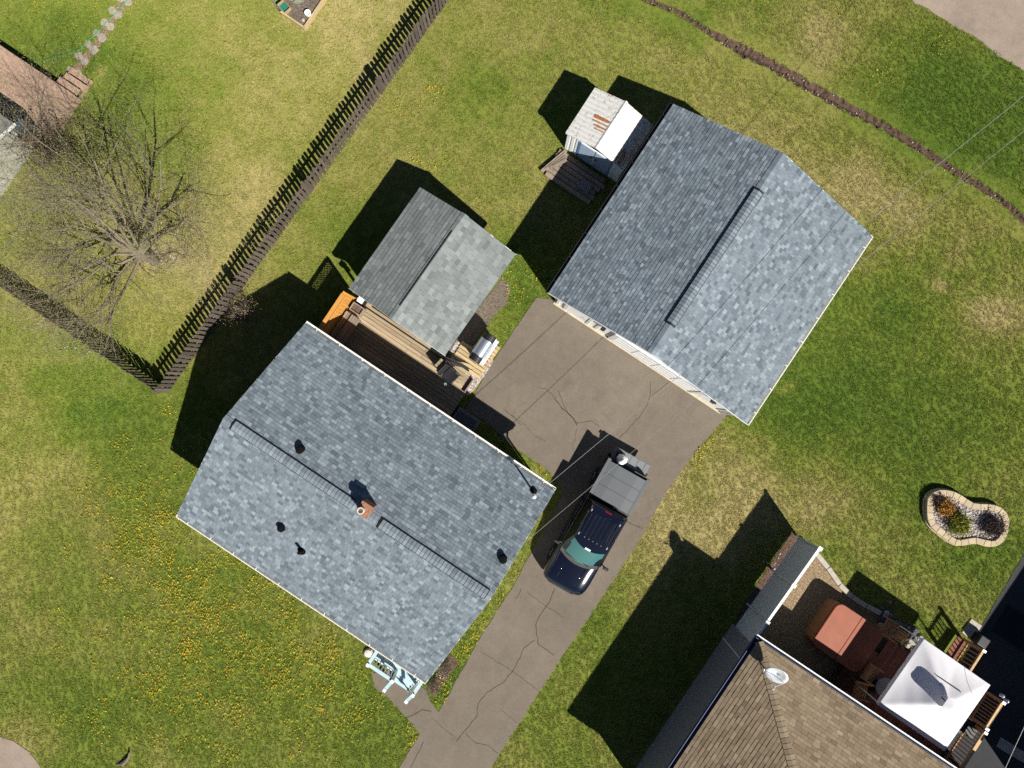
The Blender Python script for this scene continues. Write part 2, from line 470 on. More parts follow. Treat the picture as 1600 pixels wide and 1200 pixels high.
def lawn_color(x, y):
    x = np.asarray(x, float); y = np.asarray(y, float)
    u = x * S + 800; v = 600 - y * S
    d = np.full_like(x, 0.44)
    for bu, bv, ru, rv, a in BLOBS:
        d = d + a * np.exp(-(((u - bu) / ru) ** 2 + ((v - bv) / rv) ** 2))
    wx = x + 1.5 * (fbm(x, y, 0.5, 5) - 0.5); wy = y + 1.5 * (fbm(x, y, 0.5, 6) - 0.5)
    d = d + 0.52 * (fbm(wx, wy, 0.22, 0) - 0.5) + 0.36 * (fbm(wx, wy, 0.9, 2) - 0.5) + 0.36 * (fbm(x, y, 3.2, 3) - 0.5)
    # the lawn past the picket fence is a lighter, yellower green
    nw = (x - (263 - 800) / S) * (-0.812) + (y - (600 - 610) / S) * 0.583
    d = d + 0.05 * np.clip(nw / 3.0, 0, 1)
    d = np.clip(d, 0, 1)
    c = np.empty(x.shape + (3,))
    s = [0.0, 0.33, 0.62, 1.0]; cols = [LUSH, GREEN, OLIVE, TAN]
    for ch in range(3):
        c[..., ch] = np.interp(d, s, [q[ch] for q in cols])
    east = np.clip((u - 1000) / 400, 0, 1)
    far = np.clip(nw / 2.0, 0, 1)
    c *= (1.0 - 0.10 * east + 0.16 * far)[..., None]
    return c

# ditch line (ground coordinates)
DITCH = [(960,-30),(1010,0),(1060,20),(1100,45),(1135,66),(1165,82),(1200,99),(1240,122),(1290,150),(1340,176),(1400,209),(1450,241),(1500,273),(1560,309),(1600,346),(1650,400),(1700,470)]
DW = [.10,.11,.12,.14,.22,.30,.27,.24,.27,.24,.20,.19,.17,.16,.17,.18,.18]
def resample(pl, step):
    out = []
    for i in range(len(pl) - 1):
        a = np.array(pl[i], float); b = np.array(pl[i + 1], float)
        n = max(1, int(np.linalg.norm(b - a) / step))
        for k in range(n): out.append(tuple(a + (b - a) * k / n))
    out.append(tuple(pl[-1]))
    return out
DITCH_W = [G(*q) for q in DITCH]
DITCH_F = np.array(resample(DITCH_W, 0.12))
_dc = np.cumsum([0] + [np.linalg.norm(np.array(DITCH_W[i + 1]) - np.array(DITCH_W[i])) for i in range(len(DITCH_W) - 1)])
_df = np.cumsum(np.r_[0, np.linalg.norm(np.diff(DITCH_F, axis=0), axis=1)])
DWF = np.interp(_df, _dc, DW) * 0.68

def set_col(me, name, cols):
    a = me.attributes.new(name, 'FLOAT_COLOR', 'POINT')
    arr = np.ones((len(cols), 4), np.float32); arr[:, :3] = cols
    a.data.foreach_set("color", arr.ravel())

# lawn material
t = NT("mown_lawn")
p = t.pos()
c = t.attr("col").outputs["Color"]
f1 = t.rng(t.noise(9, 4, 0.7, p), 0.3, 0.7, 0.84, 1.14)
f2 = t.rng(t.noise(42, 3, 0.75, p), 0.3, 0.7, 0.72, 1.25)
sp = t.rng(t.noise(34, 3, 0.7, p), 0.62, 0.74, 0, 0.16)
c = t.mix(sp, c, (0.27, 0.25, 0.09))
t.bump(t.noise(34, 4, 0.75, p), 0.7, 0.04)
M_LAWN = t.out(t.mulv(c, t.math('MULTIPLY', f1, f2)), 0.95, 0, 0.1)

# ------------------------------------------------------------------ lawn sheet
def axis(lo, hi, step):
    core = list(np.arange(lo, hi + 1e-6, step))
    out = []; d = step; p = hi
    while p < 900:
        d *= 1.5; p += d; out.append(p)
    neg = []; d = step; p = lo
    while p > -900:
        d *= 1.5; p -= d; neg.append(p)
    return np.array(neg[::-1] + core + out)
gx = axis(-21.5, 21.5, 0.18); gy = axis(-16.5, 16.5, 0.18)
X, Y = np.meshgrid(gx, gy, indexing='ij')
fx = X.ravel(); fy = Y.ravel()
Z = np.zeros_like(fx)
near = (np.abs(fx) < 24) & (np.abs(fy) < 20)
idx = np.where(near)[0]
dmin = np.full(len(idx), 9.0)
for q in DITCH_F:
    dmin = np.minimum(dmin, np.hypot(fx[idx] - q[0], fy[idx] - q[1]))
Z[idx] = np.where(dmin < 0.36, -0.5, 0.0)
nx, ny = len(gx), len(gy)
I = np.arange(nx * ny).reshape(nx, ny)
quads = np.stack([I[:-1, :-1], I[1:, :-1], I[1:, 1:], I[:-1, 1:]], -1).reshape(-1, 4)
me = bpy.data.meshes.new("lawn")
me.from_pydata(np.stack([fx, fy, Z], -1).tolist(), [], quads.tolist())
me.materials.append(M_LAWN)
set_col(me, "col", lawn_color(fx, fy))
me.polygons.foreach_set("use_smooth", [True] * len(me.polygons))
lawn = link("lawn", me)
tag(lawn, "broad mown lawn with green, olive and dry tan patches around the houses", "lawn", kind="structure")

# ditch with soil and lumps
rows = []
cols = []
T = np.gradient(DITCH_F, axis=0); T /= np.linalg.norm(T, axis=1)[:, None]
Nn = np.stack([-T[:, 1], T[:, 0]], -1)
soil = np.array((0.105, 0.068, 0.048)); soil_shade = np.array((0.05, 0.034, 0.026))  # second tone darkens the ditch floor as painted shade of the bank
vs = []; cs = []
for i, (q, n, w) in enumerate(zip(DITCH_F, Nn, DWF)):
    wl_ = w * (0.8 + 0.7 * random.random()); wr_ = w * (0.7 + 0.6 * random.random())
    for off, z, s_ in ((wl_ + 0.62, 0.012, 0), (wl_ + 0.06, 0.02, 0), (wl_, 0.0, 1), (wl_ * .5, -0.12 - .05 * random.random(), 1), (0, -0.18, 2), (-wr_ * .5, -0.12 - .05 * random.random(), 1), (-wr_, 0.0, 1), (-wr_ - 0.06, 0.02, 0), (-wr_ - 0.62, 0.012, 0)):
        j = 0.02 if s_ else 0.03
        if abs(off) > 0.45 and s_ == 0: j = 0
        x = q[0] + n[0] * off + random.uniform(-j, j); y = q[1] + n[1] * off + random.uniform(-j, j)
        vs.append((x, y, z + (random.uniform(-.02, .02) if s_ else 0)))
        cs.append(s_)
vs = np.array(vs); lc = lawn_color(vs[:, 0], vs[:, 1])
cs = np.array(cs)
lc[cs == 1] = soil; lc[cs == 2] = soil_shade
nrow = len(DITCH_F)
fs = [(i * 9 + k, i * 9 + k + 1, (i + 1) * 9 + k + 1, (i + 1) * 9 + k) for i in range(nrow - 1) for k in range(8)]
me = bpy.data.meshes.new("ditch"); me.from_pydata(vs.tolist(), [], fs); me.materials.append(M_LAWN)
set_col(me, "col", lc)
ditch = link("ditch", me)
tag(ditch, "narrow eroded brown ditch curving across the grass behind the garage", "ditch", kind="structure")
mb = MB()
for k in range(420):
    i = random.randrange(nrow); w = DWF[i]
    o_ = random.gauss(0, 0.8) * (w + 0.05)
    c_ = DITCH_F[i] + Nn[i] * o_
    s_ = random.uniform(0.012, 0.036)
    z_ = -0.16 * max(0, 1 - abs(o_) / w) + 0.01
    mb.cm = 1 if random.random() < 0.22 else 0
    mb.lathe((c_[0], c_[1], z_), [(s_ * .6, -s_ * .4), (s_, 0), (s_ * .6, s_ * .6)], 6)
tag(mb.build("ditch_clods", [M_SOIL, M_STONE]), "soil clods and small pale stones strewn along the ditch", "clods", kind="stuff")

# ------------------------------------------------------------------ hard surfaces
def jitter_poly(px, step=0.35, amp=0.03, h=0.0, seed=1):
    rr = random.Random(seed)
    w = [P(u, v, h) for u, v in px]
    w.append(w[0])
    out = []
    for a, b in resample_pairs(w, step):
        out.append((a + rr.uniform(-amp, amp), b + rr.uniform(-amp, amp)))
    return out
def resample_pairs(w, step):
    r = resample(w, step)
    return r[:-1]

DRIVE = [(838,466),(853,466),(872,470),(1094,619),(1136,647),(1120,668),(1080,714),(1040,770),(1003,838),(930,950),(880,1023),(768,1198),(700,1310),(560,1310),(624,1198),(657,1145),
         (632,1118),(610,1093),(587,1074),(580,1052),(612,1046),(664,1076),(674,1096),(686,1113),(749,997),(799,920),(828,866),(866,800),(880,764),(858,737),(832,718),(798,696),(784,682),(760,660),(726,640),(738,622),(752,596),(772,562),(800,520),(828,480)]
EXCL = []
def surface(name, px, mat, z, label, cat, step=0.35, amp=0.03, thick=0.06, seed=1, excl=True, kind="structure"):
    poly = jitter_poly(px, step, amp, 0.0, seed)
    mb = MB(); mb.prism(poly, z - thick, z)
    o = mb.build(name, mat, fixn=False)
    tag(o, label, cat, kind=kind)
    if excl: EXCL.append([G(*q) for q in px])
    return o
drive = surface("driveway", DRIVE, M_ASPH, 0.022, "long cracked warm-grey asphalt driveway widening in front of the garage", "driveway", 0.3, 0.025)
road1 = surface("road", [(1415,-6),(1460,22),(1530,64),(1605,116),(1900,300),(2300,100),(1900,-500),(900,-500)], M_ROAD, 0.024, "pale dusty road beyond the ditch and the green verge", "road", 0.4, 0.05, seed=2)
road2 = surface("road", [(-8,1148),(22,1158),(44,1172),(58,1188),(70,1206),(100,1300),(60,1500),(-500,1500),(-500,900)], M_ROAD, 0.024, "pale road corner beside the dandelion lawn", "road", 0.4, 0.05, seed=3)
surface("gravel_strip", [(690,556),(732,505),(745,484),(784,434),(798,450),(792,474),(770,496),(752,520),(744,534),(712,548)], M_GRAVB, 0.018, "brown gravel strip along the side of the grey-roofed shed", "gravel", 0.2, 0.04, seed=4)
surface("gravel_bed", [(704,549),(713,534),(736,540),(770,560),(772,565),(753,594),(733,619),(718,610)], M_GRAVW, 0.020, "white and pink gravel patch between the deck and the driveway", "gravel", 0.2, 0.03, seed=5)
surface("mulch_bed", [(668,1076),(704,1020),(716,1036),(688,1076),(676,1092)], M_GRAVM, 0.018, "brown mulch bed at the corner of the house beside the driveway", "mulch bed", 0.2, 0.04, seed=6)

# cracks in the asphalt
def crack(pl, w=0.02):
    w *= .68
    pts = resample([G(*q) for q in pl], 0.14)
    pts = [(x + random.uniform(-.02, .02), y + random.uniform(-.02, .02)) for x, y in pts]
    for i in range(len(pts) - 1):
        a = Vector((*pts[i], 0)); b = Vector((*pts[i + 1], 0)); d = (b - a)
        if d.length < 1e-5: continue
        n = Vector((-d.y, d.x, 0)).normalized()
        w0 = w * (0.55 + 0.45 * math.sin(i * 1.7) ** 2); w1 = w * (0.55 + 0.45 * math.sin((i + 1) * 1.7) ** 2)
        z = Vector((0, 0, 0.0262))
        crk.add([a + n * w0 + z, a - n * w0 + z, b - n * w1 + z, b + n * w1 + z], [(0, 1, 2, 3)])
z5 = lambda L: [(540 + a / 4.285, 920 + b / 4.285) for a, b in L]
z2 = lambda L: [(840 + a / 4.444, 430 + b / 4.444) for a, b in L]
z7 = lambda L: [(660 + a / 5.0, 640 + b / 5.0) for a, b in L]
crk = MB()
for L, w in ((z5([(1400,0),(1365,90),(1340,120),(1290,190),(1270,240),(1285,330),(1290,370),(1340,400),(1395,440)]), .026),
          (z5([(1270,340),(1190,400),(1170,460),(1120,545),(1060,620),(950,690),(890,760),(880,850),(800,950),(740,1020)]), .022),
          (z5([(905,420),(1010,485),(1110,545),(1200,610),(1300,690)]), .014), (z5([(580,860),(640,920),(720,985)]), .013),
          (z5([(800,965),(870,1030),(960,1050),(1020,1100)]), .018), (z5([(1180,0),(1140,70)]), .018), (z5([(1210,20),(1335,110),(1457,190)]), .014),
          (z5([(525,1020),(480,1110),(440,1190),(420,1280)]), .022), (z5([(410,862),(500,820),(515,808),(575,818)]), .026), (z5([(1040,810),(1150,895)]), .012),
          (z2([(110,850),(150,890),(170,930),(200,940),(240,990),(275,1045)]), .034), (z2([(0,780),(60,790),(130,850)]), .015),
          (z2([(780,740),(780,840),(760,900),(700,990),(570,1130)]), .016), (z2([(275,1030),(370,1010),(430,1050)]), .013), (z2([(920,730),(790,840)]), .012),
          (z7([(640,0),(690,40),(730,80),(770,125)]), .018), (z7([(690,40),(800,120),(870,200),(960,250)]), .010),
          ([(872,610),(884,640),(902,662)], .016), ([(1003,826),(985,818),(968,808)], .02), ([(905,735),(895,700),(902,668)], .010)):
    crack(L, w)
crk.build("cracks", M_CRACK, drive, fixn=False, kind="stuff")

# ------------------------------------------------------------------ roofs
def plane_tabs(O, U, V, xs, nc, expo, wr, tone):
    """tabs of a roof slope: list of (origin, width, tone, lift)"""
    out = []
    for k in range(nc):
        x0, x1 = xs(k)
        x = x0 - R.uniform(0, 0.12)
        while x < x1 - 0.02:
            w = round(R.uniform(*wr) / 0.03) * 0.03
            a = max(x, x0); b = min(x + w, x1)
            if b - a > 0.035:
                tn = round(min(1, max(0, tone(R))) * 8) / 8
                out.append((a, round((b - a), 3), k, tn, R.choice((0.007, 0.010, 0.014))))
            x += w
    return out

SH_CACHE = {}
def roof_slope(parent, O, U, V, xs, nc, expo, wr, tone, mat, acc, keep):
    """adds tabs to acc (list of (priority, callable-args))"""
    O = Vector(O); U = Vector(U).normalized(); V = Vector(V).normalized(); N = U.cross(V).normalized()
    for a, w, k, tn, th in plane_tabs(O, U, V, xs, nc, expo, wr, tone):
        acc.append((O, U, V, N, a, w, k, tn, th, expo))

def tab_geo(w, expo, th, gap=0.003):
    e = expo * 1.12
    return [(gap, 0, 0.0), (w - gap, 0, 0.0), (gap, 0, th + .003), (w - gap, 0, th + .003), (w - gap, e, 0.002), (gap, e, 0.002)], \
           [(0, 1, 3, 2), (2, 3, 4, 5), (0, 2, 5), (1, 4, 3)]

def finish_roof(parent, acc, mat, name="shingle", n_single=300):
    bpy.context.view_layer.update()
    MW = Matrix.LocRotScale(parent.location, parent.rotation_euler, None) if not parent.parent else \
         Matrix.LocRotScale(parent.parent.location, parent.parent.rotation_euler, None)
    def vis(t):
        p = MW @ (t[0] + t[1] * (t[4] + t[5] / 2) + t[2] * (t[6] * t[9]))
        k = CAM_H / (CAM_H - p.z)
        u = p.x * k * S + 800; v = 600 - p.y * k * S
        inside = -5 < u < 1605 and -5 < v < 1205
        return (0 if inside else 1, -t[5] * (0.6 + 0.4 * t[3].dot((MW.to_3x3().inverted() @ (Vector((0, 0, CAM_H)) - p)).normalized())))
    order = sorted(acc, key=vis)
    single = order[:n_single]; rest = order[n_single:]
    for O, U, V, N, a, w, k, tn, th, expo in single:
        key = (mat.name, w, tn, th, expo)
        if key not in SH_CACHE:
            mb = MB(); mb.ct = tn
            mb.add(*tab_geo(w, expo, th)); SH_CACHE[key] = mb.mesh(name, mat, fixn=False)
        M = Matrix((U, V, N)).transposed().to_4x4()
        M.translation = O + U * a + V * (k * expo)
        link(name, SH_CACHE[key], parent, M)
    if rest:
        mb = MB()
        for O, U, V, N, a, w, k, tn, th, expo in rest:
            vs, fs = tab_geo(w, expo, th)
            mb.ct = tn
            mb.add([O + U * (a + x) + V * (k * expo + y) + N * z for x, y, z in vs], fs)
        mb.build(name + "_field", mat, parent, fixn=False, kind="stuff")

def tone_blue(r):
    q = r.random()
    if q < 0.22: return r.uniform(0.05, 0.38)
    if q < 0.80: return r.uniform(0.38, 0.70)
    return r.uniform(0.70, 0.98)
def tone_soft(r): return min(1, max(0, r.gauss(0.5, 0.22)))

def gable_roof(root, L, W, ez, rz, yr, mat, tone, expo=0.122, wr=(0.10, 0.22), vent=None, gut=("white", "white"), capmat=None, thick=0.14, n_single=300, x0=0.0):
    """x along ridge 0..L, y -W..0, ridge at y=yr.  vents: list of (xa, xb)"""
    # deck
    mb = MB()
    prof = [(-W, ez - .02), (yr, rz - .02), (0, ez - .02), (0, ez - .02 - thick), (yr, rz - .02 - thick), (-W, ez - .02 - thick)]
    mb.loft([[(x, y, z) for y, z in prof] for x in (x0 + .012, L - .012)])
    roof = mb.build("roof", M_DECKROOF, root)
    acc = []
    for s in (0, 1):
        if s == 0:   # slope down to y=0
            run = -yr; O = (L, 0, ez); U = (-1, 0, 0); V = Vector((0, -run, rz - ez))
        else:
            run = W + yr; O = (x0, -W, ez); U = (1, 0, 0); V = Vector((0, run, rz - ez))
        sl = V.length
        nc = int(sl / expo)
        e2 = sl / nc
        roof_slope(roof, O, U, V, lambda k: (0, L - x0), nc, e2, wr, tone, mat, acc, 0)
    finish_roof(roof, acc, mat, n_single=n_single)
    # ridge: caps folded over the ridge, lifted where a vent runs underneath
    caps_v = vent or []
    s0 = (rz - ez) / -yr; s1 = (rz - ez) / (W + yr)
    cap = {}
    def cap_mesh(hw, tn):
        key = (hw, tn, s0, s1, mat.name)
        if key not in SH_CACHE:
            mb = MB(); mb.ct = tn
            l = 0.121 if hw > .152 else 0.165
            t_ = 0.016
            vs = [(0, hw, -hw * s0), (l, hw, -hw * s0 - .012), (0, 0, 0), (l, 0, -.012), (0, -hw, -hw * s1), (l, -hw, -hw * s1 - .012)]
            vs2 = [(x, y, z + t_) for x, y, z in vs]
            mb.add(vs + vs2, [(6, 7, 9, 8), (8, 9, 11, 10), (0, 1, 7, 6), (4, 10, 11, 5), (0, 6, 8, 2), (2, 8, 10, 4), (1, 3, 9, 7), (3, 5, 11, 9)])
            SH_CACHE[key] = mb.mesh("ridge_cap", mat)
        return SH_CACHE[key]
    vents = []
    for xa, xb in caps_v:
        mb = MB()
        hw = 0.19; t_ = 0.055
        mb.loft([[(x, hw, rz - hw * s0 + .0), (x, hw, rz - hw * s0 + t_), (x, 0, rz + t_ + .01), (x, -hw, rz - hw * s1 + t_), (x, -hw, rz - hw * s1), (x, 0, rz)] for x in (xa, xb)])
        vents.append((xa, xb, mb.build("ridge_vent", M_BLACK, root)))
    x = x0 + .01
    while x < L - 0.1:
        hit = [q for q in vents if q[0] - .02 <= x <= q[1] - .10]
        tn = round(min(1, max(0, R.gauss(0.58, 0.13))) * 8) / 8
        if hit:
            M = Matrix.Translation((x, 0 + yr * 0, rz + .083)); M.translation.y = 0
            o = link("ridge_cap", cap_mesh(0.165, tn), hit[0][2], Matrix.Translation((x, 0, rz + .070)))
        else:
            o = link("ridge_cap", cap_mesh(0.15, tn), roof, Matrix.Translation((x, yr, rz + .012)))
        x += 0.135
    for q in vents: q[2].location = (0, yr, 0)
    # gutters
    for gi, (y, sgn) in enumerate(((0.0, 1), (-W, -1))):
        if gut[gi] is None: continue
        m = {"white": M_WHITE, "dark": M_BLACKM}[gut[gi]]
        mb = MB(); w = 0.105; zt = ez - .035
        ya = y + sgn * 0.012; yb = y + sgn * (0.012 + w)
        lo, hi = min(ya, yb), max(ya, yb)
        mb.bx(x0, L, lo, hi, zt - .13, zt - .115)
        for yy, ww in ((ya, .006), (yb, .022)):
            mb.bx(x0, L, yy - ww / 2, yy + ww / 2, zt - .114, zt)
        for xx in (x0 + .008, L - .008):
            mb.bx(xx - .006, xx + .006, lo + .02, hi - .02, zt - .113, zt - .002)
        g = mb.build("gutter", m, root)
        hb = MB(); hb.bx(-.012, .012, lo - .005, hi + .004, zt + .002, zt + .010)
        hm = hb.mesh("gutter_hanger", m)
        n = max(2, int((L - x0) / 0.95))
        for k in range(n):
            link("gutter_hanger", hm, g, Matrix.Translation((x0 + (k + .5) * (L - x0) / n, 0, 0)))
    # rake trim
    mb = MB()
    for x in (x0 + .004, L - .004):
        mb.beam((x, -W, ez - .10), (x, yr, rz - .10), .016, .15)
        mb.beam((x, yr, rz - .10), (x, 0, ez - .10), .016, .15)
    mb.build("rake_board", M_WHITE, root)
    return roof

def walls(root, x0, x1, y0, y1, top, yr, rz, mat, base=0.0, gable=True):
    mb = MB()
    if gable:
        prof = [(y0, base), (y0, top), (yr, rz), (y1, top), (y1, base)]
        mb.loft([[(x, y, z) for y, z in prof] for x in (x0, x1)])
    else:
        mb.bx(x0, x1, y0, y1, base, top)
    w = mb.build("wall", mat, root)
    return w

# ---- main house
hb = G(507.7, 515.2)
house = empty("house", (*hb, 0), ANG, "main house under a speckled blue-grey shingle roof with brick chimney, beside the driveway", "house")
HL, HW = 10.60, 8.07
house_roof = gable_roof(house, HL, HW, 2.7, 4.4, -3.90, M_SHB, tone_blue, vent=[(0.35, 5.12), (6.15, 10.42)])
walls(house, .28, HL - .28, -HW + .40, -.40, 2.68, -3.90, 4.20, M_GREYSIDE)
mb = MB(); mb.bx(.31, HL - .31, -HW + .43, -.43, 0, .35); mb.build("foundation", M_GREYC, house)
def roof_z(y): return 4.4 - (abs(y + 3.90)) * (1.7 / (3.90 if y > -3.90 else 4.17))
# windows on the gable and eave walls
for (x, y, w, face) in ((.28, -2.2, 1.2, 'x'), (.28, -6.0, 1.4, 'x'), (HL - .28, -2.4, 1.0, 'X'), (3.2, -HW + .40, 1.8, 'y'), (6.3, -HW + .40, 1.2, 'y'), (2.0, -.40, 1.2, 'Y')):
    fr = MB(); gl = MB()
    if face in 'xX':
        s = -1 if face == 'x' else 1
        for a, b, c, d in ((y - w/2, y + w/2, 1.0, 1.08), (y - w/2, y + w/2, 2.02, 2.1), (y - w/2, y - w/2 + .08, 1.081, 2.019), (y + w/2 - .08, y + w/2, 1.081, 2.019)):
            fr.bx(x + min(0, s*.05), x + max(0, s*.05), a, b, c, d)
        gl.bx(x + min(0, s*.015), x + max(0, s*.015), y - w/2 + .081, y + w/2 - .081, 1.081, 2.019)
    else:
        s = -1 if face == 'y' else 1
        for a, b, c, d in ((x - w/2, x + w/2, 1.0, 1.08), (x - w/2, x + w/2, 2.02, 2.1), (x - w/2, x - w/2 + .08, 1.081, 2.019), (x + w/2 - .08, x + w/2, 1.081, 2.019)):
            fr.bx(a, b, y + min(0, s*.05), y + max(0, s*.05), c, d)
        gl.bx(x - w/2 + .081, x + w/2 - .081, y + min(0, s*.015), y + max(0, s*.015), 1.081, 2.019)
    f_ = fr.build("window", M_WHITE, house); gl.build("pane", M_GLASS, f_)
dmb = MB(); dmb.bx(9.85, 10.0 + .6, 0, 0, 0, 0)
# chimney on the ridge
ch_x, ch_y = 5.56, -3.70
mb = MB(); n_c = 7
for k in range(n_c):
    mb.cm = 0
    mb.bx(ch_x - .20, ch_x + .20, ch_y - .20, ch_y + .20, 4.0 + k * .115, 4.0 + k * .115 + .107)
    mb.cm = 1
    mb.bx(ch_x - .194, ch_x + .194, ch_y - .194, ch_y + .194, 4.0 + k * .115 + .107, 4.0 + (k + 1) * .115)
chim = mb.build("chimney", [M_BRICK, M_MORTAR], house)
mb = MB(); mb.bx(ch_x - .22, ch_x + .22, ch_y - .22, ch_y + .22, 4.806, 4.85); mb.build("chimney_cap", M_BRICK, chim, bevel=.008)
mb = MB(); mb.lathe((ch_x - .07, ch_y - .05, 4.85), [(.11, 0), (.10, .16), (.115, .17), (.115, .20), (.085, .20), (.08, .05)], 18); mb.build("chimney_pot", M_CLAY, chim)
# roof vents
def hpos(u, v, h):
    x, y = P(u, v, h); d = Vector((x - hb[0], y - hb[1], 0))
    return d.dot(EX), d.dot(GY)
for u, v, kind in ((470, 702, 0), (441, 824, 1), (472, 860, 2), (786, 873, 0)):
    h = 3.6
    for _ in range(5):
        x, y = hpos(u, v, h); h = roof_z(y)
    mb = MB()
    if kind == 2:
        mb.lathe((x, y, h - .05), [(.17, 0), (.15, .08), (.065, .11), (.06, .42), (.04, .42)], 12)
    else:
        mb.lathe((x, y, h - .05), [(.15, 0), (.14, .06), (.08, .09), (.08, .15), (.14, .16), (.14, .20), (.05, .23)], 12)
    mb.build("roof_vent", M_BLACKR, house)
# service mast
x, y = hpos(833, 768, 2.95); z = roof_z(y)
mb = MB(); mb.lathe((x, y, z - .05), [(.15, 0), (.14, .07), (.05, .12), (.05, .14)], 12); mb.tube([(x, y, z), (x, y, 3.95)], .035, 8)
mast = mb.build("service_mast", M_BLACKR, house)
mb = MB(); mb.lathe((x, y, 3.95), [(.05, 0), (.09, .03), (.085, .12), (.03, .17)], 10); mb.build("weather_head", M_SILVER, mast)
mast_w = Matrix.LocRotScale(house.location, house.rotation_euler, None) @ Vector((x, y, 3.98))
# downspouts
for x, y in ((10.35, -.02), (.25, -HW + .02)):
    mb = MB(); yy = -.36 if y > -1 else -HW + .36
    mb.tube([(x, y, 2.55), (x, yy, 2.3), (x, yy, .15)], .04, 6); mb.build("downspout", M_WHITE, house)

# ---- garage
gb = G(1026.4, 206.1)
# local x along e (front edge), y along g ; ridge runs along g -> use frame turned by 90 degrees
GA = math.atan2(265, 175)          # world angle of the ridge direction (pointing to the back)
gl0 = G(851.6, 471.4)              # front corner of the eave by the shed
garage = empty("garage", (*gl0, 0), GA, "big square garage with a blue-grey shingle roof and white doors behind the driveway", "garage")
GL, GW = 8.02, 8.38
# x runs front->back, y=0 is the eave by the metal shed, y=-GW the far eave
GYR = -GW * 0.478
gable_roof(garage, GL, GW, 2.6, 4.05, GYR, M_SHB, tone_blue, vent=[(1.15, 6.55)], gut=("dark", "white"))
GW0 = .20
walls(garage, GW0, GL - .2, -GW + .38, -.38, 2.58, GYR, 3.84, M_SIDING)
mb = MB(); mb.bx(GW0 - .10, GW0 - .003, -GW + .30, -.30, 0, .06); mb.build("door_sill", M_CREAM, garage)
# front face: overhead door with panels, side door, added fixtures, corner trim (face at x = GW0, outward -x)
dr = MB(); dr.bx(GW0 - .045, GW0 - .003, -6.55, -2.95, .062, 2.18); gdoor = dr.build("garage_door", M_SIDING, garage)
pm = MB(); pm.bx(-.007, .0, -.41, .41, -.225, .225); pmesh = pm.mesh("door_panel", M_SIDING, bevel=.003)
for i in range(4):
    for k in range(4):
        link("door_panel", pmesh, gdoor, Matrix.Translation((GW0 - .047, -6.55 + .45 + .9 * k, .34 + .52 * i)))
tr = MB()
for y0, y1, z0, z1 in ((-6.69, -6.56, .062, 2.3), (-2.94, -2.81, .062, 2.3), (-6.555, -2.945, 2.19, 2.3)):
    tr.bx(GW0 - .07, GW0 - .003, y0, y1, z0, z1)
tr.build("door_frame", M_WHITE, garage)
dr = MB(); dr.bx(GW0 - .03, GW0 - .003, -1.75, -.85, .062, 2.1); ed = dr.build("entry_door", M_SIDING, garage)
mb = MB(); mb.lathe((GW0 - .07, -1.63, 1.05), [(.03, -.03), (.035, 0), (.03, .03)], 8); mb.build("door_knob", M_STEEL, ed)
tr = MB()
for y0, y1, z0, z1 in ((-1.87, -1.76, .062, 2.2), (-.84, -.73, .062, 2.2), (-1.755, -.845, 2.11, 2.2)):
    tr.bx(GW0 - .05, GW0 - .003, y0, y1, z0, z1)
tr.build("door_frame", M_WHITE, garage)
for y, m in ((-2.35, M_GREYMETAL), (-7.15, M_GREYMETAL)):  # fixtures added to throw the dark notches across the front
    mb = MB(); mb.bx(GW0 - .16, GW0 - .003, y - .07, y + .07, 1.75, 1.82); mb.bx(GW0 - .15, GW0 - .05, y - .055, y + .055, 1.83, 2.08); mb.bx(GW0 - .17, GW0 - .03, y - .08, y + .08, 2.081, 2.12)
    mb.build("wall_fixture", M_BLACKM, garage)
for y in (-.44, -2.2, -GW + .44):
    mb = MB(); mb.bx(GW0 - .03, GW0 - .003, y - .05, y + .05, .062, 2.6); mb.build("corner_board", M_WHITE, garage)
mb = MB(); yy = -GW - .03
mb.tube([(.12, yy, 2.5), (.16, yy + .30, 2.28), (.16, yy + .33, .12)], .04, 6); mb.build("downspout", M_WHITE, garage)
mb = MB(); mb.tube([(.06, .06, 2.5), (.20, -.30, 2.28), (.20, -.33, .12)], .04, 6); mb.build("downspout", M_BLACKM, garage)

# ---- grey-roofed shed
sl0 = G(564.3, 462.2)
SAn = math.atan2(147, 103)
shed = empty("garden_shed", (*sl0, 0), SAn, "small shed with a grey-green shingle gable roof at the edge of the wooden deck", "shed")
gable_roof(shed, 4.48, 4.22, 2.05, 2.86, -2.05, M_SHG, tone_soft, expo=0.155, wr=(0.18, 0.33), vent=None, gut=(None, None), thick=.10)
walls(shed, .22, 4.26, -3.98, -.24, 2.0, -2.05, 2.70, M_GREYSIDE)
# black strip along the ridge in place of the cap's thin shadow
mb = MB(); mb.bx(.55, 3.75, -2.025, -1.995, 2.85, 2.892); mb.build("ridge_shadow_strip", M_BLACKM, shed)
dr = MB(); dr.bx(.19, .217, -3.0, -1.4, .1, 1.9); d_ = dr.build("door", M_DKDECK, shed)
mb = MB(); mb.bx(.15, .19, -2.26, -2.22, .9, 1.15); mb.build("handle", M_BLACKM, d_)

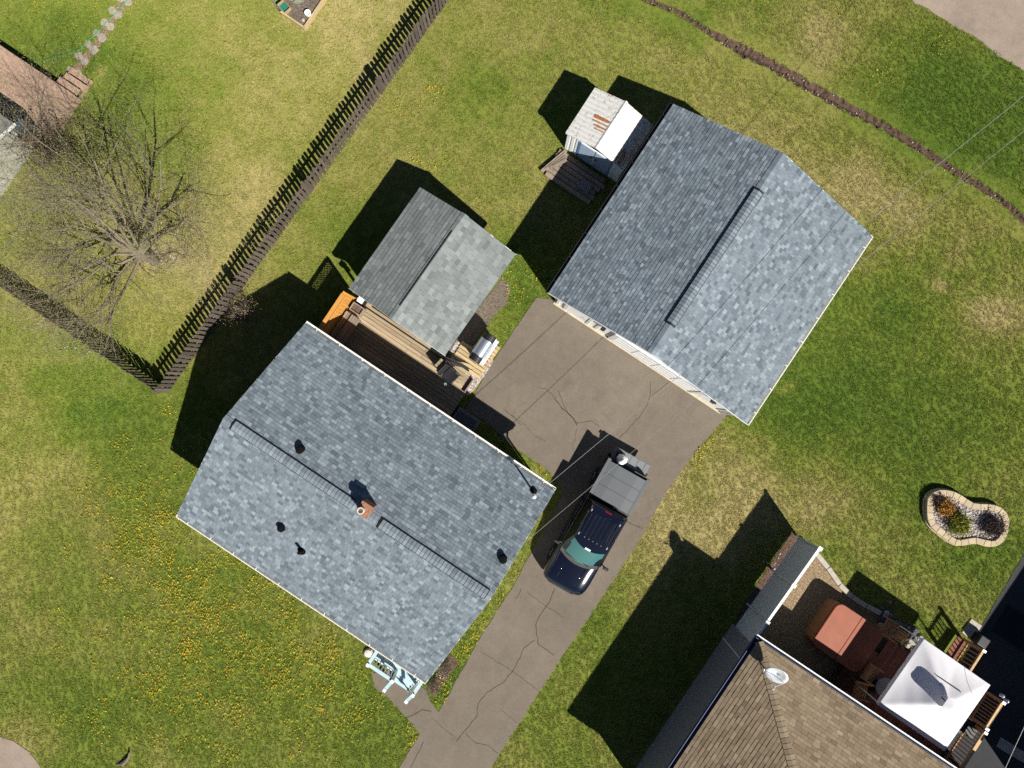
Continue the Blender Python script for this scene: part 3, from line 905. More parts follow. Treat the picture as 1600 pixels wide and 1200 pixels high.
# ---- white metal shed
ml0 = G(878.4, 232)
MA = math.atan2(66, 43)
msh = empty("metal_shed", (*ml0, 0), MA, "white corrugated metal shed with rust stains on its roof, tight against the garage", "shed")
ML, MW_ = 1.97, 2.55
yr = -MW_ / 2
mb = MB()
for s in (0, 1):
    ya, za = (0, 1.75) if s == 0 else (-MW_, 1.75)
    n = 22
    ribs = []
    L = ML
    xs = []
    for k in range(n + 1):
        x = L * k / n
        up = 0.012 if k % 2 else 0.0
        xs.append((x, up))
    vs = []; fs = []
    for x, up in xs:
        vs += [(x, ya, za + up), (x, yr, 2.18 + up)]
    for k in range(n): fs.append((2 * k, 2 * k + 1, 2 * k + 3, 2 * k + 2))
    mb.add(vs, fs)
rf = mb.build("roof", M_RUSTY, msh)
mb = MB(); mb.loft([[(x, -MW_ + .01, 1.70), (x, yr, 2.14), (x, -.01, 1.70), (x, -.01, 1.62), (x, yr, 2.06), (x, -MW_ + .01, 1.62)] for x in (.0, ML)]); mb.build("roof_frame", M_WHITE, msh)
mb = MB(); mb.loft([[(x, yr - .07, 2.165), (x, yr, 2.215), (x, yr + .07, 2.165)] for x in (-.02, ML + .02)]); mb.build("ridge_cap", M_RUSTY, rf)
rs = MB()
for (xa, w, ya, yb) in ((1.02, .075, -.55, -1.20), (.86, .03, -.60, -1.22), (.72, .035, -.72, -1.22), (.60, .025, -.80, -1.20)):
    za = 1.75 + (-ya) / (MW_ / 2) * .43 + .016; zb = 1.75 + (-yb) / (MW_ / 2) * .43 + .016
    nseg = 8
    for q in range(nseg):
        y0 = ya + (yb - ya) * q / nseg; y1 = ya + (yb - ya) * (q + 1) / nseg
        zz0 = za + (zb - za) * q / nseg; zz1 = za + (zb - za) * (q + 1) / nseg
        w0 = w * R.uniform(.5, 1.1); w1 = w * R.uniform(.5, 1.1)
        rs.add([(xa - w0, y0, zz0), (xa + w0, y0, zz0), (xa + w1, y1, zz1), (xa - w1, y1, zz1)], [(0, 1, 2, 3)])
rs.build("rust_patch", M_RUST, rf, fixn=False)
mb = MB()
for (xa, xb, ya, yb) in ((.06, ML - .06, -.08, -.06), (.06, ML - .06, -MW_ + .06, -MW_ + .08), (ML - .08, ML - .06, -MW_ + .081, -.081)):
    mb.bx(xa, xb, ya, yb, 0, 1.64)
for k in range(12):
    y = -.14 - k * .20
    if -2.02 < y < -.62: continue
    mb.bx(.045, .06, y - .06, y + .06, 0.02, 1.68)
mb.bx(.061, .08, -MW_ + .081, -.081, 0, 1.66)
mb.build("wall", M_SIDING, msh)
M_BLUED = plain("faded_blue_door", (0.36, 0.46, 0.58), 0.5, var=0.08)
M_BLUEF = plain("blue_door_frame", (0.10, 0.22, 0.42), 0.5, var=0.08)
for y0, y1 in ((-1.30, -.66), (-1.98, -1.32)):
    mb = MB(); mb.bx(.03, .055, y0 + .04, y1 - .02, .06, 1.62); d_ = mb.build("door", M_BLUED, msh)
    mb = MB(); yk = y0 + .10 if y0 > -1.5 else y1 - .10
    mb.lathe((.0, yk, .95), [(.02, -.05), (.035, 0), (.02, .05)], 8); mb.build("handle", M_BLACKM, d_)
mb = MB(); mb.bx(.025, .058, -.655, -.60, .04, 1.66); mb.bx(.025, .058, -2.04, -1.985, .04, 1.66); mb.build("door_frame", M_BLUEF, msh)
# boards at the foot of the metal shed
pl = empty("board_platform", (*G(868, 246), 0), ANG, "rough weathered board platform on the grass in front of the white metal shed", "platform")
for k in range(6):
    mb = MB(); mb.box((1.05 + R.uniform(-.1, .1), -.75 + k * .2, .10 + .004 * (k % 2)), (2.2 + R.uniform(-.25, .15), .17, .06)); mb.build("board", M_BENCHW, pl)
mb = MB(); mb.bx(.1, 2.0, -.85, -.75, .0, .066); mb.bx(.1, 2.0, .2, .3, .0, .066); mb.build("bearer", M_BENCHW, pl)
for k in range(4):
    mb = MB(); mb.beam((-.12 + .1 * k, -.8 + .12 * k, .19 + .03 * k), (.22 + .07 * k, .38 - .1 * k, .20 + .03 * k), .13, .035); mb.build("loose_board", M_BENCHW, pl)
mb = MB(); mb.bx(1.35, 1.85, -.55, -.1, .14, .19); mb.build("paving_slab", M_GREYC, pl, bevel=.01)

# ------------------------------------------------------------------ wooden deck, privacy panel, bench
deck = empty("wooden_deck", (*hb, 0), ANG, "weathered tan plank deck between the main house and the grey-roofed shed", "deck")
DZ = .28
pitch = .147
y = -.36
k = 0
while y < 1.78:
    split = 3.15 + (0.6 if k % 2 else 0)
    x1 = 5.95 if y < 1.0 else 5.72
    for xa, xb in ((.42, split - .006), (split + .006, x1)):
        mb = MB(); mb.bx(xa, xb, y - pitch / 2 + .007, y + pitch / 2 - .007, DZ - .03, DZ + R.uniform(-.002, .003))
        mb.build("plank", M_DKDECK, deck)
    y += pitch; k += 1
mb = MB()
for x in np.arange(.5, 6.0, .6): mb.bx(x - .02, x + .02, -.3, 1.6, .0, DZ - .034)
mb.build("joists", M_BENCHW, deck)
mb = MB(); mb.bx(.45, 4.9, 1.60, 1.64, DZ + .01, DZ + .06); mb.build("threshold_strip", M_BLACKM, deck)  # raised black strip drawn for the dark line before the shed
EXCL.append([tuple((Vector((*hb, 0)) + EX * a + GY * b).xy) for a, b in ((.4, -.4), (5.9, -.4), (5.9, 1.0), (4.9, 1.8), (.4, 1.8))])
ls = empty("landing_step", (*hb, 0), ANG, "dark grey landing step in the house shadow at the end of the wooden deck", "step")
mb = MB(); mb.bx(6.05, 7.05, -.40, .42, 0, .20); mb.build("landing", M_GREYC, ls, bevel=.02)
mb = MB(); mb.bx(6.15, 6.95, -.25, .33, .204, .222); mb.build("door_mat", M_MAT, ls)
# privacy panel
pp = empty("privacy_panel", (*hb, 0), ANG, "orange-stained privacy screen with lattice top at the narrow end of the deck", "screen")
for k in range(12):
    mb = MB(); ya = -.05 + k * .138; mb.bx(.34, .362, ya, ya + .132, .05, 1.50); mb.build("board", M_ORANGE, pp)
mb = MB(); mb.bx(.31, .338, -.05, 1.60, .3, .39); mb.bx(.31, .338, -.05, 1.60, 1.3, 1.39); mb.build("rail", M_ORANGE, pp)
for y in (-.10, 1.66):
    mb = MB(); mb.bx(.30, .40, y - .05, y + .05, 0, 2.0); mb.build("post", M_ORANGE, pp)
mb = MB(); mb.bx(.28, .42, -.04, 1.60, 1.97, 2.0); mb.bx(.325, .375, -.04, 1.60, 1.51, 1.55); mb.build("top_rail", M_ORANGE, pp)
mb = MB()
for k in range(-4, 18):
    a = -.05 + k * .1
    for sx, dy in ((.342, .41), (.352, -.41)):
        y0, y1 = (a, a + dy) if dy > 0 else (a + .41, a)
        z0, z1 = 1.555, 1.965
        lo, hi = -.045, 1.605
        def clipped(y0, z0, y1, z1):
            q0, q1 = 0.0, 1.0
            for lim, sg in ((lo, 1), (hi, -1)):
                f0 = (y0 - lim) * sg; f1 = (y1 - lim) * sg
                if f0 < 0 and f1 < 0: return None
                if f0 < 0: q0 = max(q0, f0 / (f0 - f1))
                if f1 < 0: q1 = min(q1, f0 / (f0 - f1))
            if q1 - q0 < .05: return None
            return (y0 + (y1 - y0) * q0, z0 + (z1 - z0) * q0, y0 + (y1 - y0) * q1, z0 + (z1 - z0) * q1)
        c_ = clipped(y0, z0, y1, z1)
        if c_: mb.beam((sx, c_[0], c_[1]), (sx, c_[2], c_[3]), .008, .034)
mb.build("lattice", M_ORANGE, pp)
# second short slatted screen towards the shed (only its shadow and posts show)
wp = empty("white_post", (*P(563.5, 469, 2.0), 0), ANG, "white-capped post standing at the corner of the grey-roofed shed", "post")
mb = MB(); mb.bx(-.045, .045, -.045, .045, 0, 1.92); mb.build("shaft", M_DKDECK, wp)
mb = MB(); mb.bx(-.11, .11, -.10, .10, 1.924, 2.06); mb.build("cap", M_PLASTW, wp, bevel=.02)
mb = MB(); mb.bx(.12, .21, -.09, .05, 1.80, 1.98); mb.build("bracket", M_BLACKM, wp)
# bench
bn = empty("deck_bench", (*hb, 0), ANG, "weathered slatted bench half in shade beside the orange privacy screen", "bench")
for k in range(6):
    mb = MB(); xa = .47 + k * .095 + (.06 if k >= 2 else 0)
    mb.bx(xa, xa + .085, .0, 1.12, DZ + .40, DZ + .435); mb.build("slat", M_BENCHW, bn)
for xa, ya in ((.49, .05), (1.0, .05), (.49, 1.0), (1.0, 1.0)):
    mb = MB(); mb.bx(xa, xa + .07, ya, ya + .07, DZ + .004, DZ + .398); mb.build("leg", M_BENCHW, bn)
# planter beside the bench
pt = empty("wood_planter", (*hb, 0), ANG, "small dark-edged wooden planter box at the sunny end of the bench", "planter")
mb = MB()
for (xa, xb, ya, yb) in ((.50, 1.0, 1.22, 1.26), (.50, 1.0, 1.52, 1.56), (.50, .54, 1.261, 1.519), (.96, 1.0, 1.261, 1.519)):
    mb.bx(xa, xb, ya, yb, DZ + .005, DZ + .42)
mb.build("side_boards", M_BENCHW, pt)
mb = MB(); mb.bx(.545, .955, 1.265, 1.515, DZ + .01, DZ + .34); mb.build("soil", M_SOIL, pt)

# pallet pad and grill
pad = empty("pallet_pad", (*G(770.3, 535), 0), ANG, "pale wooden pallet pad under the barbecue at the driveway edge", "pallet")
for k in range(10):
    mb = MB(); yy = -.08 - k * .150
    x0_ = -.55 if k < 4 else -1.0
    mb.bx(x0_ + R.uniform(-.03, .03), .36, yy - .064, yy + .064, .075, .10); mb.build("board", M_PALLET, pad)
mb = MB()
for xa in (-.45, -.05, .3): mb.bx(xa - .03, xa + .03, -1.5, 0, .02, .072)
mb.build("bearer", M_PALLET, pad)
gc = G(755.5, 545.5)
grill = empty("barbecue_grill", (*gc, 0), ANG + math.pi / 2, "stainless-lidded barbecue with black end caps on the pale wooden pallet", "barbecue")
def arch(x0, x1, w, z0, h, n=10):
    rings = []
    for x in (x0, x1):
        rings.append([(x, w * math.cos(math.pi * k / n), z0 + h * math.sin(math.pi * k / n)) for k in range(n + 1)])
    return rings
mb = MB(); mb.loft(arch(-.33, .33, .27, .95, .24)); lid = mb.build("lid", M_STEEL, grill, smooth=False)
for s in (-1, 1):
    mb = MB(); mb.loft(arch(min(s*.333, s*.60), max(s*.333, s*.60), .245, .93, .20)); mb.build("end_cap", M_BLACK, grill, bevel=.02)
mb = MB(); mb.bx(-.58, .58, -.27, .25, .70, .93); mb.build("firebox", M_SILVER, grill, bevel=.02)
mb = MB(); mb.bx(-.55, .55, -.39, -.272, .82, .90); mb.build("control_panel", M_SILVER, grill, bevel=.02)
mb = MB(); mb.tube([(-.28, -.30, .98), (-.28, -.34, 1.0), (.28, -.34, 1.0), (.28, -.30, .98)], .015, 8); mb.build("lid_handle", M_SILVER, lid)
mb = MB(); mb.bx(-.50, .50, -.24, .22, .16, .698); mb.build("cart", M_BLACKM, grill, bevel=.01)
for x in (-.45, .45):
    for y in (-.2, .2):
        mb = MB(); mb.lathe((x, y, .10), [(.04, 0), (.045, .03), (.03, .058)], 10); mb.build("foot", M_BLACK, grill)
for x in (-.3, -.1, .1, .3):
    mb = MB(); mb.tube([(x, -.39, .86), (x, -.42, .86)], .022, 8); mb.build("knob", M_BLACK, grill)

# folding chair and furled umbrella on the deck
def fold_chair(loc, rz, label, z0):
    r = empty("folding_chair", (*loc, z0), rz, label, "chair")
    mb = MB()
    for s in (-1, 1):
        mb.tube([(-.24, s * .27, 0), (.26, s * .27, .44), (.30, s * .27, .46)], .013, 6)
        mb.tube([(.24, s * .25, 0), (-.22, s * .25, .42), (-.36, s * .25, .95)], .013, 6)
        mb.tube([(-.27, s * .29, .62), (.22, s * .29, .62), (.26, s * .29, .44)], .014, 6)
    mb.tube([(-.24, -.27, .01), (-.24, .27, .01)], .012, 6); mb.tube([(.24, -.25, .01), (.24, .25, .01)], .012, 6); mb.tube([(-.36, -.25, .95), (-.36, .25, .95)], .013, 6)
    mb.build("frame", M_BLACKM, r)
    n = 8
    vs = []; fs = []
    for i in range(n + 1):
        t_ = i / n
        for y in (-.235, .235):
            vs.append((-.21 + .45 * t_, y, .425 - .04 * math.sin(math.pi * t_)))
    for i in range(n): fs.append((2 * i, 2 * i + 1, 2 * i + 3, 2 * i + 2))
    vs += [(a, b, c - .006) for a, b, c in vs[:]]
    o_ = 2 * (n + 1)
    fs += [tuple(o_ + q for q in f[::-1]) for f in fs[:n]]
    mb = MB(); mb.add(vs, fs); mb.build("seat", M_DARKMAT, r, fixn=False)
    mb = MB(); M = Matrix.Rotation(rad(-15), 3, 'Y'); mb.box((-.30, 0, .72), (.012, .47, .44), M); mb.build("backrest", M_DARKMAT, r)
    mb = MB(); mb.lathe((.12, -.34, .56), [(.045, 0), (.05, .10), (.042, .10), (.04, .02)], 10); mb.build("cup_holder", M_SILVER, r)
    return r
fold_chair(G(705.5, 587), ANG + rad(-10), "black folding camp chair on the sunny corner of the wooden deck", DZ)
um = empty("furled_umbrella", (*G(708, 566), DZ), ANG + rad(12), "dark furled patio umbrella lying on the deck behind the camp chair", "umbrella")
mb = MB()
rr = [(.0, .03), (.10, .10), (.35, .14), (.6, .11), (.95, .05), (1.15, .02)]
n = 12
rings = []
for x, q in rr:
    rings.append([(x - .4, (q * (1 if k % 2 else .7)) * math.cos(2 * math.pi * k / n), .145 + (q * (1 if k % 2 else .7)) * math.sin(2 * math.pi * k / n)) for k in range(n)])
mb.loft(rings); mb.build("canopy", plain("dark_brown_canvas", (0.035, 0.03, 0.03), 0.9, var=.3, scale=12), um)
mb = MB(); mb.tube([(-.75, 0, .14), (.85, 0, .14)], .016, 8); mb.build("pole", M_BLACKM, um)

# ------------------------------------------------------------------ front steps
pr = empty("front_steps", (*hb, 0), ANG, "pale blue and white porch steps with railings at the front corner of the main house", "porch")
LZ = .62
for k in range(9):
    ya = -7.72 - k * .18
    mb = MB(); mb.bx(8.55, 10.55, ya - .17, ya, LZ - .03, LZ); mb.build("landing_board", M_PORCH, pr)
mb = MB(); mb.bx(8.56, 10.54, -9.31, -9.285, .1, LZ - .035); mb.bx(8.56, 8.585, -9.28, -7.7, .1, LZ - .035); mb.bx(10.515, 10.54, -9.28, -7.7, .1, LZ - .035); mb.build("skirt", M_PORCH, pr)
for k in range(3):
    mb = MB(); ya = -9.345 - k * .20
    mb.bx(9.74, 10.52, ya - .160, ya, LZ - .19 * (k + 1) - .035, LZ - .19 * (k + 1)); mb.build("tread", M_PORCH, pr)
mb = MB()
for x in (9.73, 10.53):
    mb.prism([(-9.33, .0), (-9.33, LZ - .06), (-9.93, .06), (-9.93, .0)], x - .012, x + .012)
sv = mb.v; mb.v = [(z, x_, y_) for x_, y_, z in sv]
mb.build("stringer", M_PORCH, pr)
for x, y, z0, z1 in ((8.6, -9.25, 0, 1.58), (9.68, -9.25, 0, 1.58), (10.60, -9.25, 0, 1.58), (8.6, -7.78, 0, 1.58), (10.60, -7.78, 0, 1.58), (9.68, -9.95, 0, 1.0), (10.60, -9.85, 0, 1.0)):
    mb = MB(); mb.bx(x - .045, x + .045, y - .045, y + .045, z0, z1); p_ = mb.build("post", M_PLASTW, pr)
    mb = MB(); mb.bx(x - .06, x + .06, y - .06, y + .06, z1 + .002, z1 + .03); mb.build("post_cap", M_PLASTW, p_)
for a, b in (((8.6, -9.20, 1.5), (8.6, -7.83, 1.5)), ((8.65, -9.25, 1.5), (9.63, -9.25, 1.5)), ((10.60, -9.20, 1.5), (10.60, -7.83, 1.5)),
             ((8.6, -9.20, .78), (8.6, -7.83, .78)), ((8.65, -9.25, .78), (9.63, -9.25, .78)), ((10.60, -9.20, .78), (10.60, -7.83, .78)),
             ((9.68, -9.295, 1.5), (9.68, -9.90, .95)), ((10.60, -9.295, 1.5), (10.60, -9.80, .95))):
    mb = MB(); mb.beam(a, b, .13 if a[2] > 1 else .05, .05); mb.build("rail", M_PORCH if a[2] > 1 else M_PLASTW, pr)
bm_ = MB(); bm_.bx(-.018, .018, -.018, .018, 0, .66); bmesh_b = bm_.mesh("baluster", M_PLASTW)
for k in range(1, 11): link("baluster", bmesh_b, pr, Matrix.Translation((8.6, -9.25 + k * .134, .81)))
for k in range(1, 8): link("baluster", bmesh_b, pr, Matrix.Translation((8.6 + k * .135, -9.25, .81)))
for k in range(1, 11): link("baluster", bmesh_b, pr, Matrix.Translation((10.60, -9.25 + k * .134, .81)))
st = MB(); st.lathe((*P(576, 1019), 0), [(.16, 0), (.19, .07), (.14, .15), (.05, .17)], 9)
tag(st.build("round_stone", M_CLAY), "pale round stone on the grass by the porch railing", "stone")

# ------------------------------------------------------------------ picket fence
fc = empty("picket_fence", (*G(263, 611), 0), 0, "long weathered picket fence with a right-angled corner enclosing the neighbouring lawn", "fence")
c0 = Vector((*G(263, 611), 0))
FH = 1.22
runs = [(c0, Vector((*G(722, -31), 0))), (c0, Vector((*G(-40, 407), 0)))]
pk_v = []
for w in (.115, .125, .135):
    mb = MB(); h = FH + R.uniform(-.02, .02)
    mb.prism([(-w / 2, 0.03), (w / 2, 0.03), (w / 2, h - .06), (w * .22, h), (-w * .22, h), (-w / 2, h - .06)], -.011, .011)
    mb.v = [(x, z, y) for x, y, z in mb.v]
    pk_v.append(mb.mesh("picket", M_FENCE))
for a, b in runs:
    d = (b - a); L = d.length; d.normalize(); n = Vector((-d.y, d.x, 0))
    side = 1 if n.dot(Vector((1, 0, 0)) + Vector((0, -.5, 0))) > 0 else -1
    ang = math.atan2(d.y, d.x)
    k = 0; s = .10
    while s < L:
        off = .045 * side
        pos = a - c0 + d * s + n * off
        M = Matrix.Translation(pos) @ Matrix.Rotation(ang + rad(R.uniform(-2, 2)), 4, 'Z') @ Matrix.Rotation(rad(R.uniform(-1.5, 1.5)), 4, 'X') @ Matrix.Rotation(rad(R.uniform(-1.2, 1.2)), 4, 'Y')
        link("picket", R.choice(pk_v), fc, M)
        s += .192 + R.uniform(-.008, .008); k += 1
    npost = int(L / 2.4) + 1
    for i in range(npost + 1):
        s0 = min(i * 2.4, L)
        pos = a - c0 + d * s0
        mb = MB(); mb.box((pos.x, pos.y, .60), (.09, .09, 1.2), Matrix.Rotation(ang, 3, 'Z'))
        if i or a is runs[0][0] and b is runs[0][1]: mb.build("post", M_FENCE, fc)
        if i < npost:
            s1 = min((i + 1) * 2.4, L)
            for z in (.30, .88):
                q0 = a - c0 + d * (s0 + .05); q1 = a - c0 + d * (s1 - .05)
                if (q1 - q0).length < .2: continue
                mb = MB(); mb.beam((q0.x, q0.y, z), (q1.x, q1.y, z), .04, .085); mb.build("rail", M_FENCE, fc)

# ------------------------------------------------------------------ trees and shrubs
def branch(mb, tips, p, d, L, r, depth, maxd, rng, up=.12, spread=.75, droop=0, wig=.16):
    n = 5 if depth < 2 else 3
    pts = [p.copy()]; rs = [r]
    seg = 5 if depth < 2 else 3
    q = p.copy(); dd = d.copy()
    for i in range(seg):
        dd = (dd + Vector((rng.gauss(0, wig), rng.gauss(0, wig), rng.gauss(0, wig * .7) + up * .25))).normalized()
        q = q + dd * (L / seg)
        pts.append(q.copy()); rs.append(r * (1 - .62 * (i + 1) / seg))
    mb.tube(pts, rs, n if r > .012 else 3, caps=False)
    if depth >= maxd:
        tips.append((pts[-1], dd)); tips.append((pts[1], dd))
        return
    nb = {0: 8, 1: 6, 2: 5, 3: 4}.get(depth, 3)
    for i in range(nb):
        f = .25 + .75 * (i + rng.random()) / nb
        j = min(int(f * seg), seg - 1); fr = f * seg - j
        b = pts[j].lerp(pts[j + 1], min(1, fr))
        td = (pts[j + 1] - pts[j]).normalized()
        o = Vector((rng.gauss(0, 1), rng.gauss(0, 1), rng.gauss(0, .6)))
        o = (o - td * o.dot(td)).normalized()
        nd = (td * (1 - spread * .5) + o * spread * .8 + Vector((0, 0, up))).normalized()
        br = max(.0022, r * (1 - .62 * f) * rng.uniform(.40, .60))
        branch(mb, tips, b, nd, L * rng.uniform(.45, .72), br, depth + 1, maxd, rng, up, spread, droop, wig)

def leaf_mesh(tips, rng, n_per, size, spread):
    vs = []; fs = []
    for p, d in tips:
        for k in range(n_per):
            c = p + Vector((rng.gauss(0, spread), rng.gauss(0, spread), rng.gauss(0, spread)))
            a = Vector((rng.gauss(0, 1), rng.gauss(0, 1), rng.gauss(0, 1))).normalized()
            b = a.orthogonal().normalized()
            s = size * rng.uniform(.6, 1.3)
            i = len(vs)
            vs += [c - a * s, c + b * s * .5, c + a * s, c - b * s * .5]
            fs.append((i, i + 1, i + 2, i + 3))
    return vs, fs

rt = random.Random(23)
tb = Vector((*G(242, 408), 0))
tree = empty("bare_tree", tb, 0, "wide leafless tree with dense budding twigs, inside the picket fence corner", "tree")
mb = MB()
mb.tube([(0, 0, -.1), (.02, 0, .25), (-.03, .03, .7), (-.05, .05, 1.25)], [.24, .17, .145, .13], 10)
trunk = mb.build("trunk", M_BARK, tree, smooth=True)
mb = MB(); tips = []
limbs = [(40, .74, 4.3), (62, .86, 4.5), (96, .95, 4.5), (122, .95, 4.4), (14, .58, 3.5), (-12, .45, 2.8), (150, .78, 4.0), (178, .55, 3.6), (-152, .42, 3.4), (-116, .42, 3.3), (-86, .34, 3.3), (80, 1.25, 4.4), (140, 1.2, 4.2), (28, 1.05, 4.1)]
for az, el, L in limbs:
    a = rad(az + rt.uniform(-8, 8)); e = el + rt.uniform(-.08, .08)
    d = Vector((math.cos(a) * math.cos(e), math.sin(a) * math.cos(e), math.sin(e)))
    branch(mb, tips, Vector((-.05, .05, 1.1 + rt.uniform(-.35, .15))), d, L, .068, 0, 3, rt, up=.10, spread=.8, wig=.17)
crown = mb.build("crown", M_TWIG, tree, fixn=False)
vs, fs = leaf_mesh(tips, rt, 9, .018, .22)
mb = MB(); mb.add(vs, fs); mb.build("buds", M_BUD, crown, fixn=False, kind="stuff")
# low pale limb hanging over the fence side
print("tree tips", len(tips))

def shrub(name, loc, label, cat, h, r, stems, leafmat, seed, n_leaf=3, leafs=.03, z0=0.0, twig=None, maxd=2):
    rg = random.Random(seed)
    o = empty(name, (loc[0], loc[1], z0), 0, label, cat)
    mb = MB(); tips = []
    for k in range(stems):
        a = rg.uniform(0, 2 * math.pi); e = rg.uniform(.5, 1.35)
        d = Vector((math.cos(a) * math.cos(e), math.sin(a) * math.cos(e), math.sin(e)))
        L = (h * math.sin(e) + r * math.cos(e)) * rg.uniform(.5, .75)
        branch(mb, tips, Vector((rg.uniform(-.06, .06), rg.uniform(-.06, .06), 0)), d, L, .012, 1, maxd, rg, up=.12, spread=.75)
    s_ = mb.build("stems", twig or M_TWIG, o, fixn=False)
    vs, fs = leaf_mesh(tips, rg, n_leaf, leafs, .06)
    mb = MB(); mb.add(vs, fs); mb.build("foliage", leafmat, o, fixn=False)
    return o
shrub("shrub", G(387, 500), "twiggy brown shrub leaning over the picket fence near the corner", "shrub", 1.35, .75, 20, M_DRYLEAF, 3, 3, .03)
shrub("shrub", G(87, 238), "dark purple-leaved shrub beside the corner of the tan composite deck", "shrub", 1.5, .8, 26, M_BUDR, 4, 8, .04)
def hedge_strip(pts, seed):
    pass
shrub("shrub", G(676, 1068), "low dead brown shrub in the mulch bed, nearer the porch steps", "shrub", .45, .45, 16, M_DRYLEAF, 5, 3, .025)
shrub("shrub", G(697, 1042), "low dead brown shrub in the mulch bed, further from the porch steps", "shrub", .45, .45, 16, M_DRYLEAF, 6, 3, .025)

# ------------------------------------------------------------------ kidney flower bed
zz = lambda L: [(1400 + a / 7.5, 720 + b / 7.5) for a, b in L]
outer = zz([(368,480),(385,420),(440,370),(530,338),(650,352),(740,385),(830,445),(925,500),(1050,506),(1150,515),(1240,550),(1305,620),(1335,720),(1325,800),(1305,870),(1260,950),(1170,1008),(1060,1003),(960,970),(840,985),(730,1000),(640,960),(540,885),(430,795),(378,710),(364,590)])
HB = .30
ow = [Vector((*P(u, v, HB), 0)) for u, v in outer]
cen = sum(ow, Vector()) / len(ow)
# Catmull-Rom resample into equal block lengths
def smooth_closed(pts, n):
    out = []
    m = len(pts)
    for i in range(m):
        p0, p1, p2, p3 = pts[i - 1], pts[i], pts[(i + 1) % m], pts[(i + 2) % m]
        for k in range(n):
            t_ = k / n
            out.append(.5 * ((2 * p1) + (p2 - p0) * t_ + (2 * p0 - 5 * p1 + 4 * p2 - p3) * t_ ** 2 + (3 * p1 - p0 - 3 * p2 + p3) * t_ ** 3))
    return out
sm = smooth_closed(ow, 8)
ln = [0.0]
for i in range(len(sm)): ln.append(ln[-1] + (sm[(i + 1) % len(sm)] - sm[i]).length)
tot = ln[-1]; NB = int(tot / .285)
def at(s):
    s %= tot
    for i in range(len(sm)):
        if ln[i + 1] >= s:
            return sm[i].lerp(sm[(i + 1) % len(sm)], (s - ln[i]) / max(1e-9, ln[i + 1] - ln[i]))
    return sm[0]
bed = empty("flower_bed", cen, 0, "kidney-shaped flower bed edged with tan concrete blocks on the lawn", "flower bed")
def inw(s, dist):
    t_ = (at(s + .05) - at(s - .05)).normalized()
    n_ = Vector((-t_.y, t_.x, 0))
    if n_.dot(cen - at(s)) < 0: n_ = -n_
    t0 = (at(.05) - at(-.05)).normalized()
    return at(s) + n_ * dist
# orientation sign fixed by polygon area
area = sum(sm[i].x * sm[(i + 1) % len(sm)].y - sm[(i + 1) % len(sm)].x * sm[i].y for i in range(len(sm)))
sg = 1 if area > 0 else -1
def inw(s, dist):
    t_ = (at(s + .06) - at(s - .06)).normalized()
    return at(s) + Vector((-t_.y, t_.x, 0)) * sg * dist
for row, (z0, z1, inset) in enumerate(((0, .148, -.03), (.152, HB, 0))):
    for k in range(NB):
        s0 = (k + .5 * row + .012) * tot / NB; s1 = (k + .5 * row + .988) * tot / NB
        q = [inw(s0, inset), inw(s1, inset), inw(s1, .235), inw(s0, .235)]
        dz = R.uniform(-.004, .004)
        mb = MB(); mb.prism([((p - cen).x, (p - cen).y) for p in q], z0 + (0 if row == 0 else dz * 0), z1 + dz)
        mb.build("block", M_BLOCK, bed, bevel=.012, segs=1)
inner = [inw(k * tot / 90, .23) - cen for k in range(90)]
mb = MB(); mb.prism([(p.x, p.y) for p in inner], -.02, .20); gb_ = mb.build("gravel_fill", M_GRAVP, bed, fixn=False, kind="stuff")
EXCL.append([(p.x, p.y) for p in sm[::4]])
mb = MB()
inp = [(p.x, p.y) for p in inner]
def pip(x, y, poly):
    ins = False; j = len(poly) - 1
    for i in range(len(poly)):
        if (poly[i][1] > y) != (poly[j][1] > y) and x < (poly[j][0] - poly[i][0]) * (y - poly[i][1]) / (poly[j][1] - poly[i][1]) + poly[i][0]: ins = not ins
        j = i
    return ins
n_ = 0
while n_ < 650:
    x, y = R.uniform(-1.8, 1.8), R.uniform(-1.3, 1.3)
    if not pip(x, y, inp): continue
    s = R.uniform(.02, .045); mb.cm = 0 if R.random() < .6 else 1
    mb.lathe((x, y, .20), [(s * .8, -.01), (s, s * .3), (s * .5, s * .8)], 6); n_ += 1
mb.build("pebbles", [M_PEBW, M_STONE], bed, fixn=False, kind="stuff")
M_ORGR = plain("orange_dry_grass", (0.34, 0.17, 0.03), 0.9, var=.35, scale=9)
M_LIME = plain("lime_green_leaves", (0.17, 0.18, 0.02), 0.7, var=.35, scale=9)
M_DKTW = plain("dark_heather", (0.06, 0.042, 0.038), 0.95, var=.35, scale=9)
def zk(a, b): return P(1400 + a / 7.5, 720 + b / 7.5, .35)
shrub("shrub", zk(585, 555), "orange dry grass clump in the kidney-shaped flower bed", "shrub", .30, .34, 40, M_ORGR, 8, 5, .035, .18, M_ORGR)
shrub("shrub", zk(745, 735), "round lime-green bush in the kidney-shaped flower bed", "shrub", .48, .30, 44, M_LIME, 9, 14, .032, .18, M_LIME)
shrub("shrub", zk(480, 460), "small dark heather tuft at the narrow tip of the flower bed", "shrub", .18, .28, 24, M_DKTW, 10, 4, .025, .18, M_DKTW)
shrub("shrub", zk(1140, 770), "large dark brown heather mound filling one end of the flower bed", "shrub", .26, .62, 60, M_DKTW, 12, 5, .03, .18, M_DKTW)

